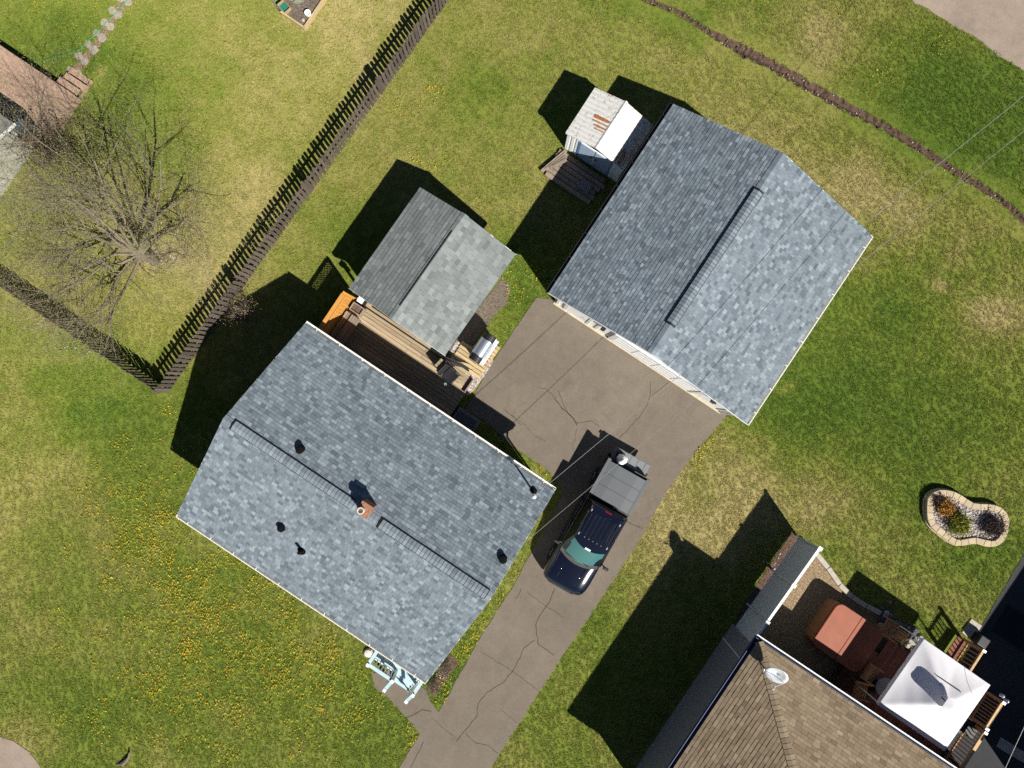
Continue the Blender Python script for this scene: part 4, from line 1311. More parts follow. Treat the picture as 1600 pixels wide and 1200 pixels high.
# ------------------------------------------------------------------ pickup truck
nose = Vector((*G(873.5, 908.5), 0))
fwd = Vector((-.49, -.872, 0)).normalized()
TR = empty("pickup_truck", nose - fwd * 2.6, math.atan2(fwd.y, fwd.x), "navy-black crew-cab pickup truck with grey bed cover and lowered tailgate, parked on the driveway", "pickup truck")
def sx(s): return 2.6 - s            # distance behind the nose -> local x
def body_ring(s, w, zb, zt, crown):
    half = [(0, zb), (w * .80, zb), (w * .97, zb + .12), (w, zb + .32), (w * .995, zt - .22), (w * .965, zt - .07), (w * .90, zt - .012), (w * .55, zt + crown * .75), (0, zt + crown)]
    r = [(sx(s), y, z) for y, z in half]
    r += [(sx(s), -y, z) for y, z in half[-2:0:-1]]
    return r
st = [(-.02, .48, .48, .72, .02), (.03, .68, .42, .86, .03), (.10, .785, .38, .94, .04), (.22, .85, .35, 1.0, .045), (.40, .89, .34, 1.03, .05), (.65, .905, .34, 1.06, .055), (1.0, .90, .34, 1.09, .05), (1.22, .895, .34, 1.12, .03), (1.4, .885, .34, 1.14, .0), (3.62, .885, .34, 1.16, 0)]
mb = MB(); mb.loft([body_ring(*q) for q in st]); mb.build("body", M_PAINT, TR, smooth=True)
# hood panel with two raised creases
mb = MB()
for sgn in (-1, 1):
    mb.loft([[(sx(s), sgn * (y - .035), z), (sx(s), sgn * y, z + .028), (sx(s), sgn * (y + .04), z)] for s, y, z in ((.35, .36, 1.055), (.7, .38, 1.095), (1.1, .42, 1.125))])
mb.build("hood_crease", M_PAINT, TR, smooth=True)
mb = MB()
for k in range(8):
    y0 = -.78 + k * .195; y1 = y0 + .195
    f = lambda y: 1.115 + .22 * (abs(y) / .78) ** 2
    mb.add([(sx(f(y0) - .02), y0, 1.150), (sx(f(y1) - .02), y1, 1.150), (sx(f(y1) + .14), y1, 1.175), (sx(f(y0) + .14), y0, 1.175)], [(0, 1, 2, 3)])
mb.build("wiper_cowl", M_COWL, TR)
for y0 in (-.1, .45):
    mb = MB(); mb.tube([(sx(1.25), y0, 1.20), (sx(1.33), y0 - .45, 1.235)], .012, 5); mb.build("wiper", M_BLACK, TR)
# cab: pillars and roof as a lofted shell, panes set proud
def cab_ring(z, sf, sfc, sr, w, rr=.10):
    pts = []
    n = 8
    for k in range(n + 1):
        y = -w + 2 * w * k / n
        pts.append((sx(sfc + (sf - sfc) * (abs(y) / w) ** 2), y, z))
    pts.append((sx(sr), w, z)); pts.append((sx(sr), -w, z))
    return pts
mb = MB(); mb.loft([cab_ring(1.12, 1.42, 1.20, 3.62, .835), cab_ring(1.74, 2.08, 1.90, 3.50, .68), cab_ring(1.80, 2.22, 2.06, 3.42, .60), cab_ring(1.825, 2.5, 2.4, 3.2, .40)])
mb.build("cab", M_PAINT, TR, smooth=False, bevel=.02)
n = 8
mb = MB(); vs = []; fs = []
for j, (z, sf, sfc, w) in enumerate(((1.165, 1.50, 1.245, .74), (1.45, 1.80, 1.565, .685), (1.735, 2.08, 1.89, .625))):
    for k in range(n + 1):
        y = -w + 2 * w * k / n
        vs.append((sx(sfc + (sf - sfc) * (abs(y) / w) ** 2) + .028, y, z + .016))
for j in range(2):
    for k in range(n):
        fs.append((j * (n + 1) + k, j * (n + 1) + k + 1, (j + 1) * (n + 1) + k + 1, (j + 1) * (n + 1) + k))
mb.add(vs, fs); mb.build("windshield", M_GLASS, TR, smooth=True)
mb = MB(); mb.box((sx(1.90), .0, 1.74), (.10, .22, .04), Matrix.Rotation(rad(30), 3, 'Y')); mb.build("inspection_sticker", M_PLASTW, TR)
for sgn in (-1, 1):
    for s0, s1, s2, s3 in ((1.62, 2.58, 2.58, 2.16), (2.66, 3.46, 3.40, 2.66)):
        mb = MB()
        yb, yt = .835, .69
        mb.add([(sx(s0), sgn * (yb + .008), 1.17), (sx(s1), sgn * (yb + .008), 1.17), (sx(s2), sgn * (yt + .012), 1.70), (sx(s3), sgn * (yt + .012), 1.70)], [(0, 1, 2, 3)])
        mb.build("side_window", M_GLASSD, TR)
    for s0, s1 in ((1.45, 2.60), (2.62, 3.52)):
        mb = MB(); mb.bx(sx(s1), sx(s0), sgn * .888 - .008, sgn * .888 + .008, .50, 1.06); d_ = mb.build("door", M_PAINT, TR, bevel=.006)
        mb = MB(); mb.bx(sx(s1 - .06) - 0, sx(s1 - .24), sgn * .91 - .012, sgn * .91 + .012, .93, .96); mb.build("door_handle", M_PAINT, d_)
    # mirror
    mb = MB(); mb.tube([(sx(1.58), sgn * .85, 1.16), (sx(1.56), sgn * .97, 1.20)], .028, 6); mb.box((sx(1.52), sgn * 1.05, 1.22), (.10, .20, .17)); mb.build("mirror", M_BLACK, TR, bevel=.02)
    # side step
    mb = MB(); mb.tube([(sx(1.5), sgn * .90, .40), (sx(3.5), sgn * .90, .40)], .045, 8); mb.build("side_step", M_BLACKM, TR)
    mb = MB(); mb.box((sx(.16), sgn * .70, .80), (.16, .24, .14), Matrix.Rotation(rad(sgn * 35), 3, 'Z')); mb.build("headlight", M_LAMP, TR, bevel=.03)
    mb = MB(); mb.bx(sx(5.215), sx(5.15), sgn * .82 - .05, sgn * .82 + .05, .80, 1.12); mb.build("tail_light", M_REDLAMP, TR)
mb = MB(); mb.add([(sx(3.62), -.72, 1.2), (sx(3.62), .72, 1.2), (sx(3.525), .60, 1.68), (sx(3.525), -.60, 1.68)], [(0, 1, 2, 3)]); mb.build("rear_window", M_GLASSD, TR)
for k in range(7):
    y = -.51 + k * .17
    mb = MB(); mb.loft([[(sx(s), y - .022, z), (sx(s), y, z + .022), (sx(s), y + .022, z)] for s, z in ((2.30, 1.818), (2.6, 1.828), (3.30, 1.822))]); mb.build("roof_rib", M_PAINT, TR)
    if k not in (0, 6):
        mb = MB(); mb.lathe((sx(2.26), y, 1.812), [(.022, 0), (.018, .02), (.008, .026)], 8); mb.build("roof_stud", M_STEEL, TR)
mb = MB(); mb.bx(sx(3.46), sx(3.43), -.13, .13, 1.78, 1.815); mb.build("third_brake_light", M_REDLAMP, TR)
for sgn in (-1, 1):
    for s in (2.28, 3.25):
        mb = MB(); mb.box((sx(s), sgn * .585, 1.815), (.09, .035, .03)); mb.build("rack_mount", M_STEEL, TR)
# bed
mb = MB()
for sgn in (-1, 1):
    y0, y1 = sorted((sgn * .885, sgn * .76))
    mb.bx(sx(5.20), sx(3.66), y0, y1, .48, 1.20)
mb.bx(sx(3.72), sx(3.66), -.759, .759, .48, 1.19); mb.bx(sx(5.20), sx(3.73), -.759, .759, .48, .62)
mb.build("cargo_bed", M_PAINT, TR, bevel=.02)
mb = MB()
for sgn in (-1, 1):
    y0, y1 = sorted((sgn * .885, sgn * .755)); mb.bx(sx(5.20), sx(3.68), y0, y1, 1.203, 1.222)
mb.build("bed_rail_cap", M_TONNEAU, TR, bevel=.006)
for k, (a, b) in enumerate(((3.69, 4.18), (4.19, 4.66), (4.67, 5.12))):
    mb = MB(); mb.loft([[(sx(s), -.75, 1.225), (sx(s), -.4, 1.245), (sx(s), .4, 1.245), (sx(s), .75, 1.225), (sx(s), .75, 1.205), (sx(s), -.75, 1.205)] for s in (a, b)]); mb.build("bed_cover_panel", M_TONNEAU, TR)
mb = MB(); mb.bx(sx(5.70), sx(5.24), -.74, .74, .62, .68)
tg = mb.build("tailgate", M_GREYMETAL, TR, bevel=.015)
for k in range(5):
    mb = MB(); mb.bx(sx(5.68), sx(5.27), -.6 + k * .3 - .04, -.6 + k * .3 + .04, .682, .692); mb.build("liner_rib", M_GREYMETAL, tg)
mb = MB(); mb.bx(sx(5.36), sx(5.22), -.86, .86, .42, .58); mb.build("rear_bumper", M_BLACKM, TR, bevel=.03)
mb = MB(); mb.loft([[(sx(s), -w, .40), (sx(s), w, .40), (sx(s), w, .60), (sx(s), -w, .60)] for s, w in ((-.06, .5), (.06, .74), (.16, .80))]); mb.build("front_bumper", M_BLACKM, TR, bevel=.02)
mb = MB(); mb.bx(sx(.04), sx(-.035), -.42, .42, .62, .80); mb.build("grille", M_BLACK, TR)
for s in (.95, 4.30):
    for sgn in (-1, 1):
        mb = MB()
        pf = [(.20, -.12), (.36, -.12), (.38, -.09), (.38, .09), (.36, .12), (.20, .12)]
        n = 20; vs = []; fs = []
        for r_, w_ in pf:
            for k in range(n):
                a = 2 * math.pi * k / n
                vs.append((sx(s) + r_ * math.cos(a), sgn * .80 + w_, .385 + r_ * math.sin(a)))
        for i in range(len(pf)):
            j = (i + 1) % len(pf)
            for k in range(n): fs.append((i * n + k, i * n + (k + 1) % n, j * n + (k + 1) % n, j * n + k))
        mb.add(vs, fs)
        w_ = mb.build("wheel", M_RUBBER, TR, smooth=False)
        mb = MB(); mb.tube([(sx(s), sgn * .70, .385), (sx(s), sgn * .89, .385)], .198, 16)
        for k in range(5):
            a = 2 * math.pi * k / 5
            mb.beam((sx(s), sgn * .895, .385), (sx(s) + .17 * math.cos(a), sgn * .895, .385 + .17 * math.sin(a)), .03, .05)
        mb.build("rim", M_STEEL, w_)
# white sack on the tailgate
bk = TR.matrix_basis @ Vector((sx(5.33), -.33, .70)) if False else (Matrix.LocRotScale(TR.location, TR.rotation_euler, None) @ Vector((sx(5.36), -.36, .70)))
bag = empty("white_sack", bk, TR.rotation_euler.z, "white knotted sack sitting on the lowered tailgate of the pickup", "sack")
mb = MB(); n = 12
rings = []
rgz = random.Random(4)
for z, r_ in ((.0, .12), (.06, .21), (.2, .23), (.36, .19), (.46, .09), (.50, .04), (.56, .07)):
    rings.append([(r_ * (1 + .14 * math.sin(3 * a_ + z * 7) + rgz.uniform(-.06, .06)) * math.cos(a_), r_ * (1 + .14 * math.sin(3 * a_ + z * 7)) * math.sin(a_) * .85, z) for a_ in [2 * math.pi * k / n for k in range(n)]])
mb.loft(rings); mb.build("sack_body", M_PLASTW, bag, smooth=True)
mb = MB(); mb.tube([(.05, 0, .50), (0, .05, .505), (-.05, 0, .50), (0, -.05, .505), (.05, 0, .50)], .012, 6); mb.build("tie", M_BLACK, bag)
cl = empty("cable_coil", Matrix.LocRotScale(TR.location, TR.rotation_euler, None) @ Vector((sx(5.50), -.52, .685)), 0, "black coiled strap beside the white sack on the tailgate", "strap")
mb = MB(); mb.tube([(.11 * math.cos(a_ * .7) * (1 - a_ * .01), .09 * math.sin(a_ * .7), .015 + a_ * .003) for a_ in range(24)], .014, 6); mb.build("coil", M_BLACK, cl)

# ------------------------------------------------------------------ brown-roofed house with hip
nb_ = G(1140, 953)
nh = empty("brown_house", (*nb_, 0), ANG, "neighbouring house with a brown hip roof, satellite dish and dark gutter", "house")
NL, NW, EZ, PZ = 12.0, 8.0, 3.25, .40
rz = EZ + (NW / 2) * PZ
mb = MB(); th = .02
A_, B_, C_, D_ = (0, 0, EZ - th), (NL, 0, EZ - th), (NL, -NW, EZ - th), (0, -NW, EZ - th)
E_, F_ = (NW / 2, -NW / 2, rz - th), (NL - NW / 2, -NW / 2, rz - th)
low = [(x, y, z - .14) for x, y, z in (A_, B_, C_, D_)]
mb.add([A_, B_, C_, D_, E_, F_] + low, [(0, 1, 5, 4), (1, 2, 5), (2, 3, 4, 5), (3, 0, 4), (6, 7, 1, 0), (7, 8, 2, 1), (8, 9, 3, 2), (9, 6, 0, 3), (9, 8, 7, 6)])
nroof = mb.build("roof", M_DECKROOF, nh)
acc = []
ex = .132
cosp = 1 / math.sqrt(1 + PZ * PZ)
def tone_brown(r): return min(1, max(0, r.gauss(.5, .15)))
ncs = int((NW / 2) / cosp / ex)
# slope facing the long neighbour lawn (eave along x=0)
roof_slope(nroof, (0, 0, EZ), (0, -1, 0), (1, 0, PZ), lambda k: (k * ex * cosp + .02, NW - k * ex * cosp - .02), ncs, ex, (.20, .32), tone_brown, M_SHT, acc, 0)
# slope facing the yard (eave along y=0)
roof_slope(nroof, (NL, 0, EZ), (-1, 0, 0), (0, -1, PZ), lambda k: (k * ex * cosp + .02, NL - k * ex * cosp - .02), ncs, ex, (.20, .32), tone_brown, M_SHT, acc, 0)
finish_roof(nroof, acc, M_SHT)
# hip caps
hd = Vector((1, -1, PZ)).normalized()
hv = Vector((1, 1, 0)).normalized()
hn = hv.cross(hd); hn = hn if hn.z > 0 else -hn
mb = MB(); capm = []
for tn in (.35, .5, .65, .8):
    mb = MB(); mb.ct = tn
    w = .15; l = .22
    dn = hn
    def pt(a, b, c): return hd * a + hv * b + hn * c
    drop = w * PZ * .72
    vs = [pt(0, -w, -drop), pt(l, -w, -drop - .012), pt(0, 0, 0), pt(l, 0, -.012), pt(0, w, -drop), pt(l, w, -drop - .012)]
    vs2 = [p + hn * .03 for p in vs]
    mb.add(vs + vs2, [(6, 7, 9, 8), (8, 9, 11, 10), (0, 1, 7, 6), (4, 10, 11, 5), (0, 6, 8, 2), (2, 8, 10, 4), (1, 3, 9, 7), (3, 5, 11, 9)])
    capm.append(mb.mesh("hip_cap", M_SHT))
s = .05
while s < 5.9:
    link("hip_cap", R.choice(capm), nroof, Matrix.Translation(Vector((0, 0, EZ + .012)) + hd * s)); s += .17
# gutters
def gutter(x0, x1, y0, y1, zt, axis, m, root):
    mb = MB()
    mb.bx(x0, x1, y0, y1, zt - .12, zt - .105)
    if axis == 'x':
        mb.bx(x0, x1, y0, y0 + .02, zt - .104, zt); mb.bx(x0, x1, y1 - .02, y1, zt - .104, zt)
    else:
        mb.bx(x0, x0 + .02, y0, y1, zt - .104, zt); mb.bx(x1 - .02, x1, y0, y1, zt - .104, zt)
    return mb.build("gutter", m, root)
gutter(-.13, -.012, -NW, .0, EZ - .03, 'y', M_DARKGUT, nh)
g2 = gutter(-.13, NL, .012, .13, EZ - .03, 'x', M_DARKGUT, nh)
mb = MB(); mb.bx(-.14, NL, .110, .145, EZ - .027, EZ - .012); mb.build("gutter_lip", M_WHITE, g2)
walls(nh, .38, NL - .38, -NW + .38, -.38, EZ - .15, 0, 0, M_GREYSIDE2, gable=False)
# dish
dp = P(1197, 1048, EZ + .25)
dd = Vector((dp[0] - nb_[0], dp[1] - nb_[1], 0)); dx, dy = dd.dot(EX), dd.dot(GY)
zb = EZ + min(dx, -dy) * PZ
dish = empty("satellite_dish", (*dp, zb), 0, "pale grey satellite dish on the hip corner of the brown roof", "satellite dish")
mb = MB(); mb.tube([(0, 0, -.02), (0, 0, .35), (.10, .12, .55)], .022, 8); mb.box((0, 0, .0), (.16, .16, .03)); mb.build("mount", M_SILVER, dish)
ax = Vector((-.50, -.52, .69)).normalized(); u_ = ax.orthogonal().normalized(); v_ = ax.cross(u_)
cd = Vector((.13, .17, .62))
mb = MB(); vs = []; fs = []; n = 24
for r_ in (0.02, .15, .28, .40):
    for k in range(n):
        a = 2 * math.pi * k / n
        vs.append(cd + (u_ * math.cos(a) * 1.0 + v_ * math.sin(a) * .92) * r_ + ax * (r_ * r_ * .55))
for i in range(3):
    for k in range(n): fs.append((i * n + k, i * n + (k + 1) % n, (i + 1) * n + (k + 1) % n, (i + 1) * n + k))
fs.append(tuple(range(n)))
b0 = len(vs); vs += [p - ax * .012 for p in vs]; fs += [tuple(b0 + q for q in f[::-1]) for f in fs]
for k in range(n): fs.append((3 * n + k, 3 * n + (k + 1) % n, b0 + 3 * n + (k + 1) % n, b0 + 3 * n + k))
mb.add(vs, fs); dsh = mb.build("reflector", M_SILVER, dish, fixn=False, smooth=True)
fp = cd + ax * .52 - v_ * .05
mb = MB(); mb.tube([cd - v_ * .37 + ax * .08, fp], .012, 6); mb.tube([cd - u_ * .30, fp], .008, 5); mb.tube([fp - ax * .05, fp + ax * .09], .035, 8); mb.build("feed_arm", M_SILVER, dish)

# ------------------------------------------------------------------ grey board fence beside the yard
fa = Vector((*P(1281, 857, 2.1), 0)); fb = Vector((*P(1158, 1030, 2.1), 0))
gfn = empty("board_fence", fa, math.atan2((fb - fa).y, (fb - fa).x), "tall smooth grey panel fence with a white cap beside the hot tub yard", "fence")
FLn = (fb - fa).length
npan = 3
for k in range(npan):
    xa = k * FLn / npan + .03; xb = (k + 1) * FLn / npan - .03
    mb = MB(); mb.bx(xa, xb, -.02, .02, .28, 2.06); pn = mb.build("fence_panel", M_VINYL, gfn)
    if k < 2 or True:
        mb = MB(); mb.bx(xa - .02, xb + .02 if k < 2 else xa + .6, -.045, .045, 2.063, 2.10); mb.build("cap_rail", M_PLASTW, pn)
for k in range(npan + 1):
    xa = k * FLn / npan
    mb = MB(); mb.bx(xa - .028, xa + .028, -.06, .06, 0, 2.12); po = mb.build("post", M_VINYL, gfn)
    mb = MB(); mb.bx(xa - .07, xa + .07, -.08, .08, 2.122, 2.15); mb.build("post_cap", M_PLASTW if k < 2 else M_VINYL, po)
poly = [G(1249,838),(G(1236,833)),G(1150,962),G(1164,972)]
mb = MB(); mb.prism(poly, -.03, .019); tag(mb.build("mulch_strip", M_GRAVM, fixn=False), "reddish mulch strip along the foot of the grey panel fence", "mulch bed", kind="structure")
EXCL.append(poly)

# ------------------------------------------------------------------ hot tub yard
yard = [(1249,842),(1262,858),(1290,884),(1320,918),(1350,945),(1385,966),(1400,975),(1360,1060),(1290,1050),(1150,960)]
surface("gravel_yard", [(1247,840),(1272,866),(1298,896),(1322,928),(1350,948),(1372,958),(1400,990),(1370,1040),(1300,1080),(1140,955),(1165,968)], M_GRAVT, 0.018, "tan pea gravel yard around the hot tub", "gravel", .3, .03, seed=12)
# curb as separate concrete lengths
cb = empty("concrete_curb", (*G(1272, 866), 0), 0, "curved pale concrete edging between gravel yard and lawn", "kerb")
cl_ = [Vector((*G(u, v), 0)) for u, v in ((1250,842),(1272,862),(1292,886),(1310,912),(1330,932),(1352,946),(1374,957))]
o_ = Vector((*G(1272, 866), 0))
for i in range(len(cl_) - 1):
    a, b = cl_[i] - o_, cl_[i + 1] - o_
    d = (b - a).normalized() * .012
    mb = MB(); mb.beam((a.x + d.x, a.y + d.y, .06), (b.x - d.x, b.y - d.y, .06), .19, .18); mb.build("kerb_stone", M_CONC, cb, bevel=.02)
# rocks border
mb = MB()
for k in range(150):
    u = R.uniform(1374, 1440); v = 960 + (u - 1374) * .78 + R.gauss(0, 11)
    s = R.uniform(.04, .13)
    x, y = G(u, v)
    mb.cm = 0 if R.random() < .7 else 1
    mb.lathe((x, y, .0), [(s, 0), (s * 1.05, s * .4), (s * .6, s * .9)], 7)
tag(mb.build("rock_border", [M_PEBD, M_STONE]), "dark river rocks bordering the hot tub deck towards the lawn", "rocks", kind="stuff")
# deck of the yard
yo = Vector((*G(1376, 985), 0))
yd = empty("yard_deck", yo, ANG, "dark red-brown stained deck under the white canopy tent", "deck")
YZ = .35
k = 0; xx = -.6
while xx < 4.35:
    y0 = -4.9; y1 = -.9 if xx < .2 else (-.10 if xx < 2.3 else (1.45 if xx < 2.80 else .35))
    mb = MB(); mb.bx(xx, xx + .136, y0, y1, YZ - .035, YZ + R.uniform(-.002, .002)); mb.build("plank", M_REDDECK, yd)
    xx += .142
mb = MB(); mb.bx(-.55, 3.5, -4.85, -4.8, 0, YZ - .04); mb.bx(-.55, 3.5, -.8, -.9, 0, YZ - .04); mb.build("joists", M_REDDECK, yd)
EXCL.append([tuple((yo + EX * a + GY * b).xy) for a, b in ((-.6, -.1), (2.3, -.1), (2.3, 1.4), (2.8, 1.4), (2.8, .3), (4.4, .3), (4.4, -5), (-.6, -5))])
# hot tub
hc = Vector((*P(1325, 997, .9), 0))
tub = empty("hot_tub", hc, ANG, "square hot tub with a terracotta cover and wooden sides in the gravel yard", "hot tub")
def rrect(w, d, r, n=5):
    pts = []
    for cx, cy, a0 in ((w / 2 - r, d / 2 - r, 0), (-w / 2 + r, d / 2 - r, 90), (-w / 2 + r, -d / 2 + r, 180), (w / 2 - r, -d / 2 + r, 270)):
        for k in range(n + 1):
            a = rad(a0 + 90 * k / n); pts.append((cx + r * math.cos(a), cy + r * math.sin(a)))
    return pts
mb = MB(); mb.prism(rrect(2.06, 1.86, .25), .0, .80); mb.build("cabinet", M_TUBSIDE, tub)
mb = MB(); mb.prism(rrect(2.14, 1.94, .28), .802, .84); mb.build("rim", M_TUBTOP, tub)
for sgn in (-1, 1):
    mb = MB(); 
    pts = [p for p in rrect(2.12, 1.92, .28) if p[0] * sgn > .004]
    pts = [(p[0], p[1]) for p in pts]
    if sgn > 0: pts = sorted([q for q in pts if q[1] < 0], key=lambda q: math.atan2(q[1], q[0])) + sorted([q for q in pts if q[1] >= 0], key=lambda q: math.atan2(q[1], q[0]))
    else:
        pts = sorted(pts, key=lambda q: math.atan2(q[1], q[0]) % (2 * math.pi))
    pts = [(.006 * sgn, -.96)] + pts + [(.006 * sgn, .96)] if sgn > 0 else [(.006 * sgn, .96)] + pts + [(.006 * sgn, -.96)]
    mb.prism(pts, .842, .93); mb.build("cover_half", M_TUBTOP, tub, bevel=.02)
for x, y in ((-.6, -.99), (.6, -.99)):
    mb = MB(); mb.bx(x - .03, x + .03, y - .01, y + .01, .55, .92); mb.build("cover_strap", M_BLACK, tub)

# canopy tent
cpx = [(1440, 997), (1545, 1070), (1480, 1175), (1375, 1103)]
CH = 2.30
cw = [Vector((*P(u, v, CH), 0)) for u, v in cpx]
cc = sum(cw, Vector()) / 4
cd_ = (cw[1] - cw[0]).normalized()
CA = math.atan2(cd_.y, cd_.x)
hs = ((cw[1] - cw[0]).length + (cw[2] - cw[1]).length) / 4
can = empty("canopy_tent", cc, CA, "white pop-up canopy tent with a peaked top over the red-brown deck", "canopy tent")
N_ = 32
def cz(x, y):
    ax_, ay_ = abs(x) / hs, abs(y) / hs
    r_ = max(ax_, ay_)
    z = CH + .80 * (1 - r_) ** 1.12
    q = min(ax_, ay_) / max(r_, 1e-6)     # 0 mid-panel, 1 on the hip
    z -= .09 * (1 - q) ** 1.0 * math.sin(math.pi * min(1, r_)) * (1.0 if r_ > .05 else 0)
    z += .012 * math.sin(11 * x + 5 * y) * (1 - r_) * r_ * 4 * .5
    return z
mb = MB(); vs = []; fs = []
for i in range(N_ + 1):
    for j in range(N_ + 1):
        x = -hs + 2 * hs * i / N_; y = -hs + 2 * hs * j / N_
        vs.append((x, y, cz(x, y)))
for i in range(N_):
    for j in range(N_):
        fs.append((i * (N_ + 1) + j, (i + 1) * (N_ + 1) + j, (i + 1) * (N_ + 1) + j + 1, i * (N_ + 1) + j + 1))
mb.add(vs, fs); top = mb.build("roof_cloth", M_CANVAS, can, fixn=False, smooth=True)
mb = MB()
for a, b in (((-hs, -hs), (hs, -hs)), ((hs, -hs), (hs, hs)), ((hs, hs), (-hs, hs)), ((-hs, hs), (-hs, -hs))):
    n = 14
    for k in range(n):
        p0 = [a[q] + (b[q] - a[q]) * k / n for q in (0, 1)]; p1 = [a[q] + (b[q] - a[q]) * (k + 1) / n for q in (0, 1)]
        w0 = 1 + .008 * math.sin(k * 2.1); w1 = 1 + .008 * math.sin((k + 1) * 2.1)
        mb.add([(p0[0], p0[1], CH), (p1[0], p1[1], CH), (p1[0] * w1, p1[1] * w1, CH - .2), (p0[0] * w0, p0[1] * w0, CH - .2)], [(0, 1, 2, 3)])
mb.build("valance", M_CANVAS, can, fixn=False)
for x in (-1, 1):
    for y in (-1, 1):
        mb = MB(); mb.bx(x * (hs - .06) - .02, x * (hs - .06) + .02, y * (hs - .06) - .02, y * (hs - .06) + .02, YZ - .0, CH - .02); mb.build("leg", M_WHITE, can)
mb = MB(); mb.bx(-.02, .02, -.02, .02, CH - .3, CH + 1.0)
for x, y in ((-1, -1), (-1, 1), (1, -1), (1, 1)): mb.beam((0, 0, CH + .3), (x * (hs - .08), y * (hs - .08), CH - .12), .025, .03)
mb.build("frame", M_SILVER, can)
mb = MB(); vs = []; fs = []      # small cap added above the peak to throw shade on the cloth
n = 24
vs.append((0, 0, CH + 1.12))
for r_ in (.12, .24, .34):
    for k in range(n):
        a_ = 2 * math.pi * k / n
        q_ = r_ * (1 + (.10 * math.cos(4 * a_ + math.pi) if r_ > .2 else 0))
        vs.append((q_ * math.cos(a_), q_ * math.sin(a_), CH + 1.12 - .30 * r_))
fs += [(0, 1 + k, 1 + (k + 1) % n) for k in range(n)]
for q in range(2):
    for k in range(n): fs.append((1 + q * n + k, 1 + (q + 1) * n + k, 1 + (q + 1) * n + (k + 1) % n, 1 + q * n + (k + 1) % n))
mb.add(vs, fs); mb.build("shade_cap", M_CANVAS, can, fixn=False, smooth=True)
# two thin dark tubes laid along the cloth
def on_tent(u, v):
    p = None; h = CH + .4
    for _ in range(6):
        w = Vector((*P(u, v, h), 0)) - cc
        x = w.x * math.cos(-CA) - w.y * math.sin(-CA); y = w.x * math.sin(-CA) + w.y * math.cos(-CA)
        h = cz(max(-hs, min(hs, x)), max(-hs, min(hs, y)))
    return (x, y, h + .02)
for a, b in (((1463, 1055), (1501, 1081)), ((1471, 1089), (1483, 1101))):
    pts = [on_tent(a[0] + (b[0] - a[0]) * k / 6, a[1] + (b[1] - a[1]) * k / 6) for k in range(7)]
    mb = MB(); mb.tube(pts, .016, 5); mb.build("dark_tube", M_DARKMAT, top)

# slatted chairs
def slat_chair(loc, rz, label, z0):
    r = empty("patio_chair", (*loc, z0), rz, label, "chair", "slatted wooden chairs on the yard deck")
    sm_ = MB(); sm_.bx(-.03, .03, -.26, .26, -.012, .012); slat = sm_.mesh("seat_slat", M_CHAIR)
    for k in range(6): link("seat_slat", slat, r, Matrix.Translation((-.22 + k * .088, 0, .43)))
    bs = MB(); bs.bx(-.012, .012, -.03, .03, -.25, .25); bsm = bs.mesh("back_slat", M_CHAIR)
    for k in range(6): link("back_slat", bsm, r, Matrix.Translation((-.31, -.20 + k * .08, .74)) @ Matrix.Rotation(rad(-12), 4, 'Y'))
    mb = MB(); mb.bx(-.39, -.35, -.28, .28, .985, 1.04); mb.build("top_rail", M_CHAIR, r, bevel=.008)
    mb = MB(); mb.bx(-.27, .27, -.29, -.265, .37, .415); mb.bx(-.27, .27, .265, .29, .37, .415); mb.build("seat_frame", M_CHAIR, r)
    for x in (-.27, .25):
        for s in (-1, 1):
            mb = MB(); mb.bx(x - .022, x + .022, s * .31 - .018, s * .31 + .018, 0.004, .62 if x > 0 else .60); mb.build("leg", M_CHAIR, r)
    for s in (-1, 1):
        mb = MB(); mb.bx(-.34, .30, s * .31 - .03, s * .31 + .03, .622, .645); mb.build("armrest", M_CHAIR, r, bevel=.006)
    return r
ch0 = slat_chair(P(1394, 985, .7), ANG + rad(180), "slatted wooden chair between the hot tub and the dark river rocks", .05)
dup(ch0, (*P(1360, 1052, .8), YZ), ANG + rad(0), "slatted wooden chair in the shade beside the round table", "slatted wooden chairs on the yard deck")
dup(ch0, (*P(1345, 1078, .8), YZ), ANG + rad(20), "slatted wooden chair nearest the white gutter of the brown house", "slatted wooden chairs on the yard deck")
# round table with dark pots
rt_ = empty("round_table", (*P(1378, 1070, .8), YZ), 0, "small round metal table under the edge of the white canopy", "table")
mb = MB(); mb.lathe((0, 0, .66), [(.34, 0), (.36, .012), (.36, .028), (.33, .03)], 24); mb.build("tabletop", M_GREYMETAL, rt_)
mb = MB(); mb.tube([(0, 0, 0.02), (0, 0, .66)], .03, 8); mb.lathe((0, 0, .002), [(.22, 0), (.2, .03), (.03, .05)], 16); mb.build("pedestal", M_BLACKM, rt_)
shrub("potted_plant", P(1372, 1083, 1.1), "dark leafy plant in a pot beside the round table", "plant", .4, .25, 14, plain("dark_green_leaf", (.03, .05, .015), .6, var=.4), 31, 4, .035, YZ)

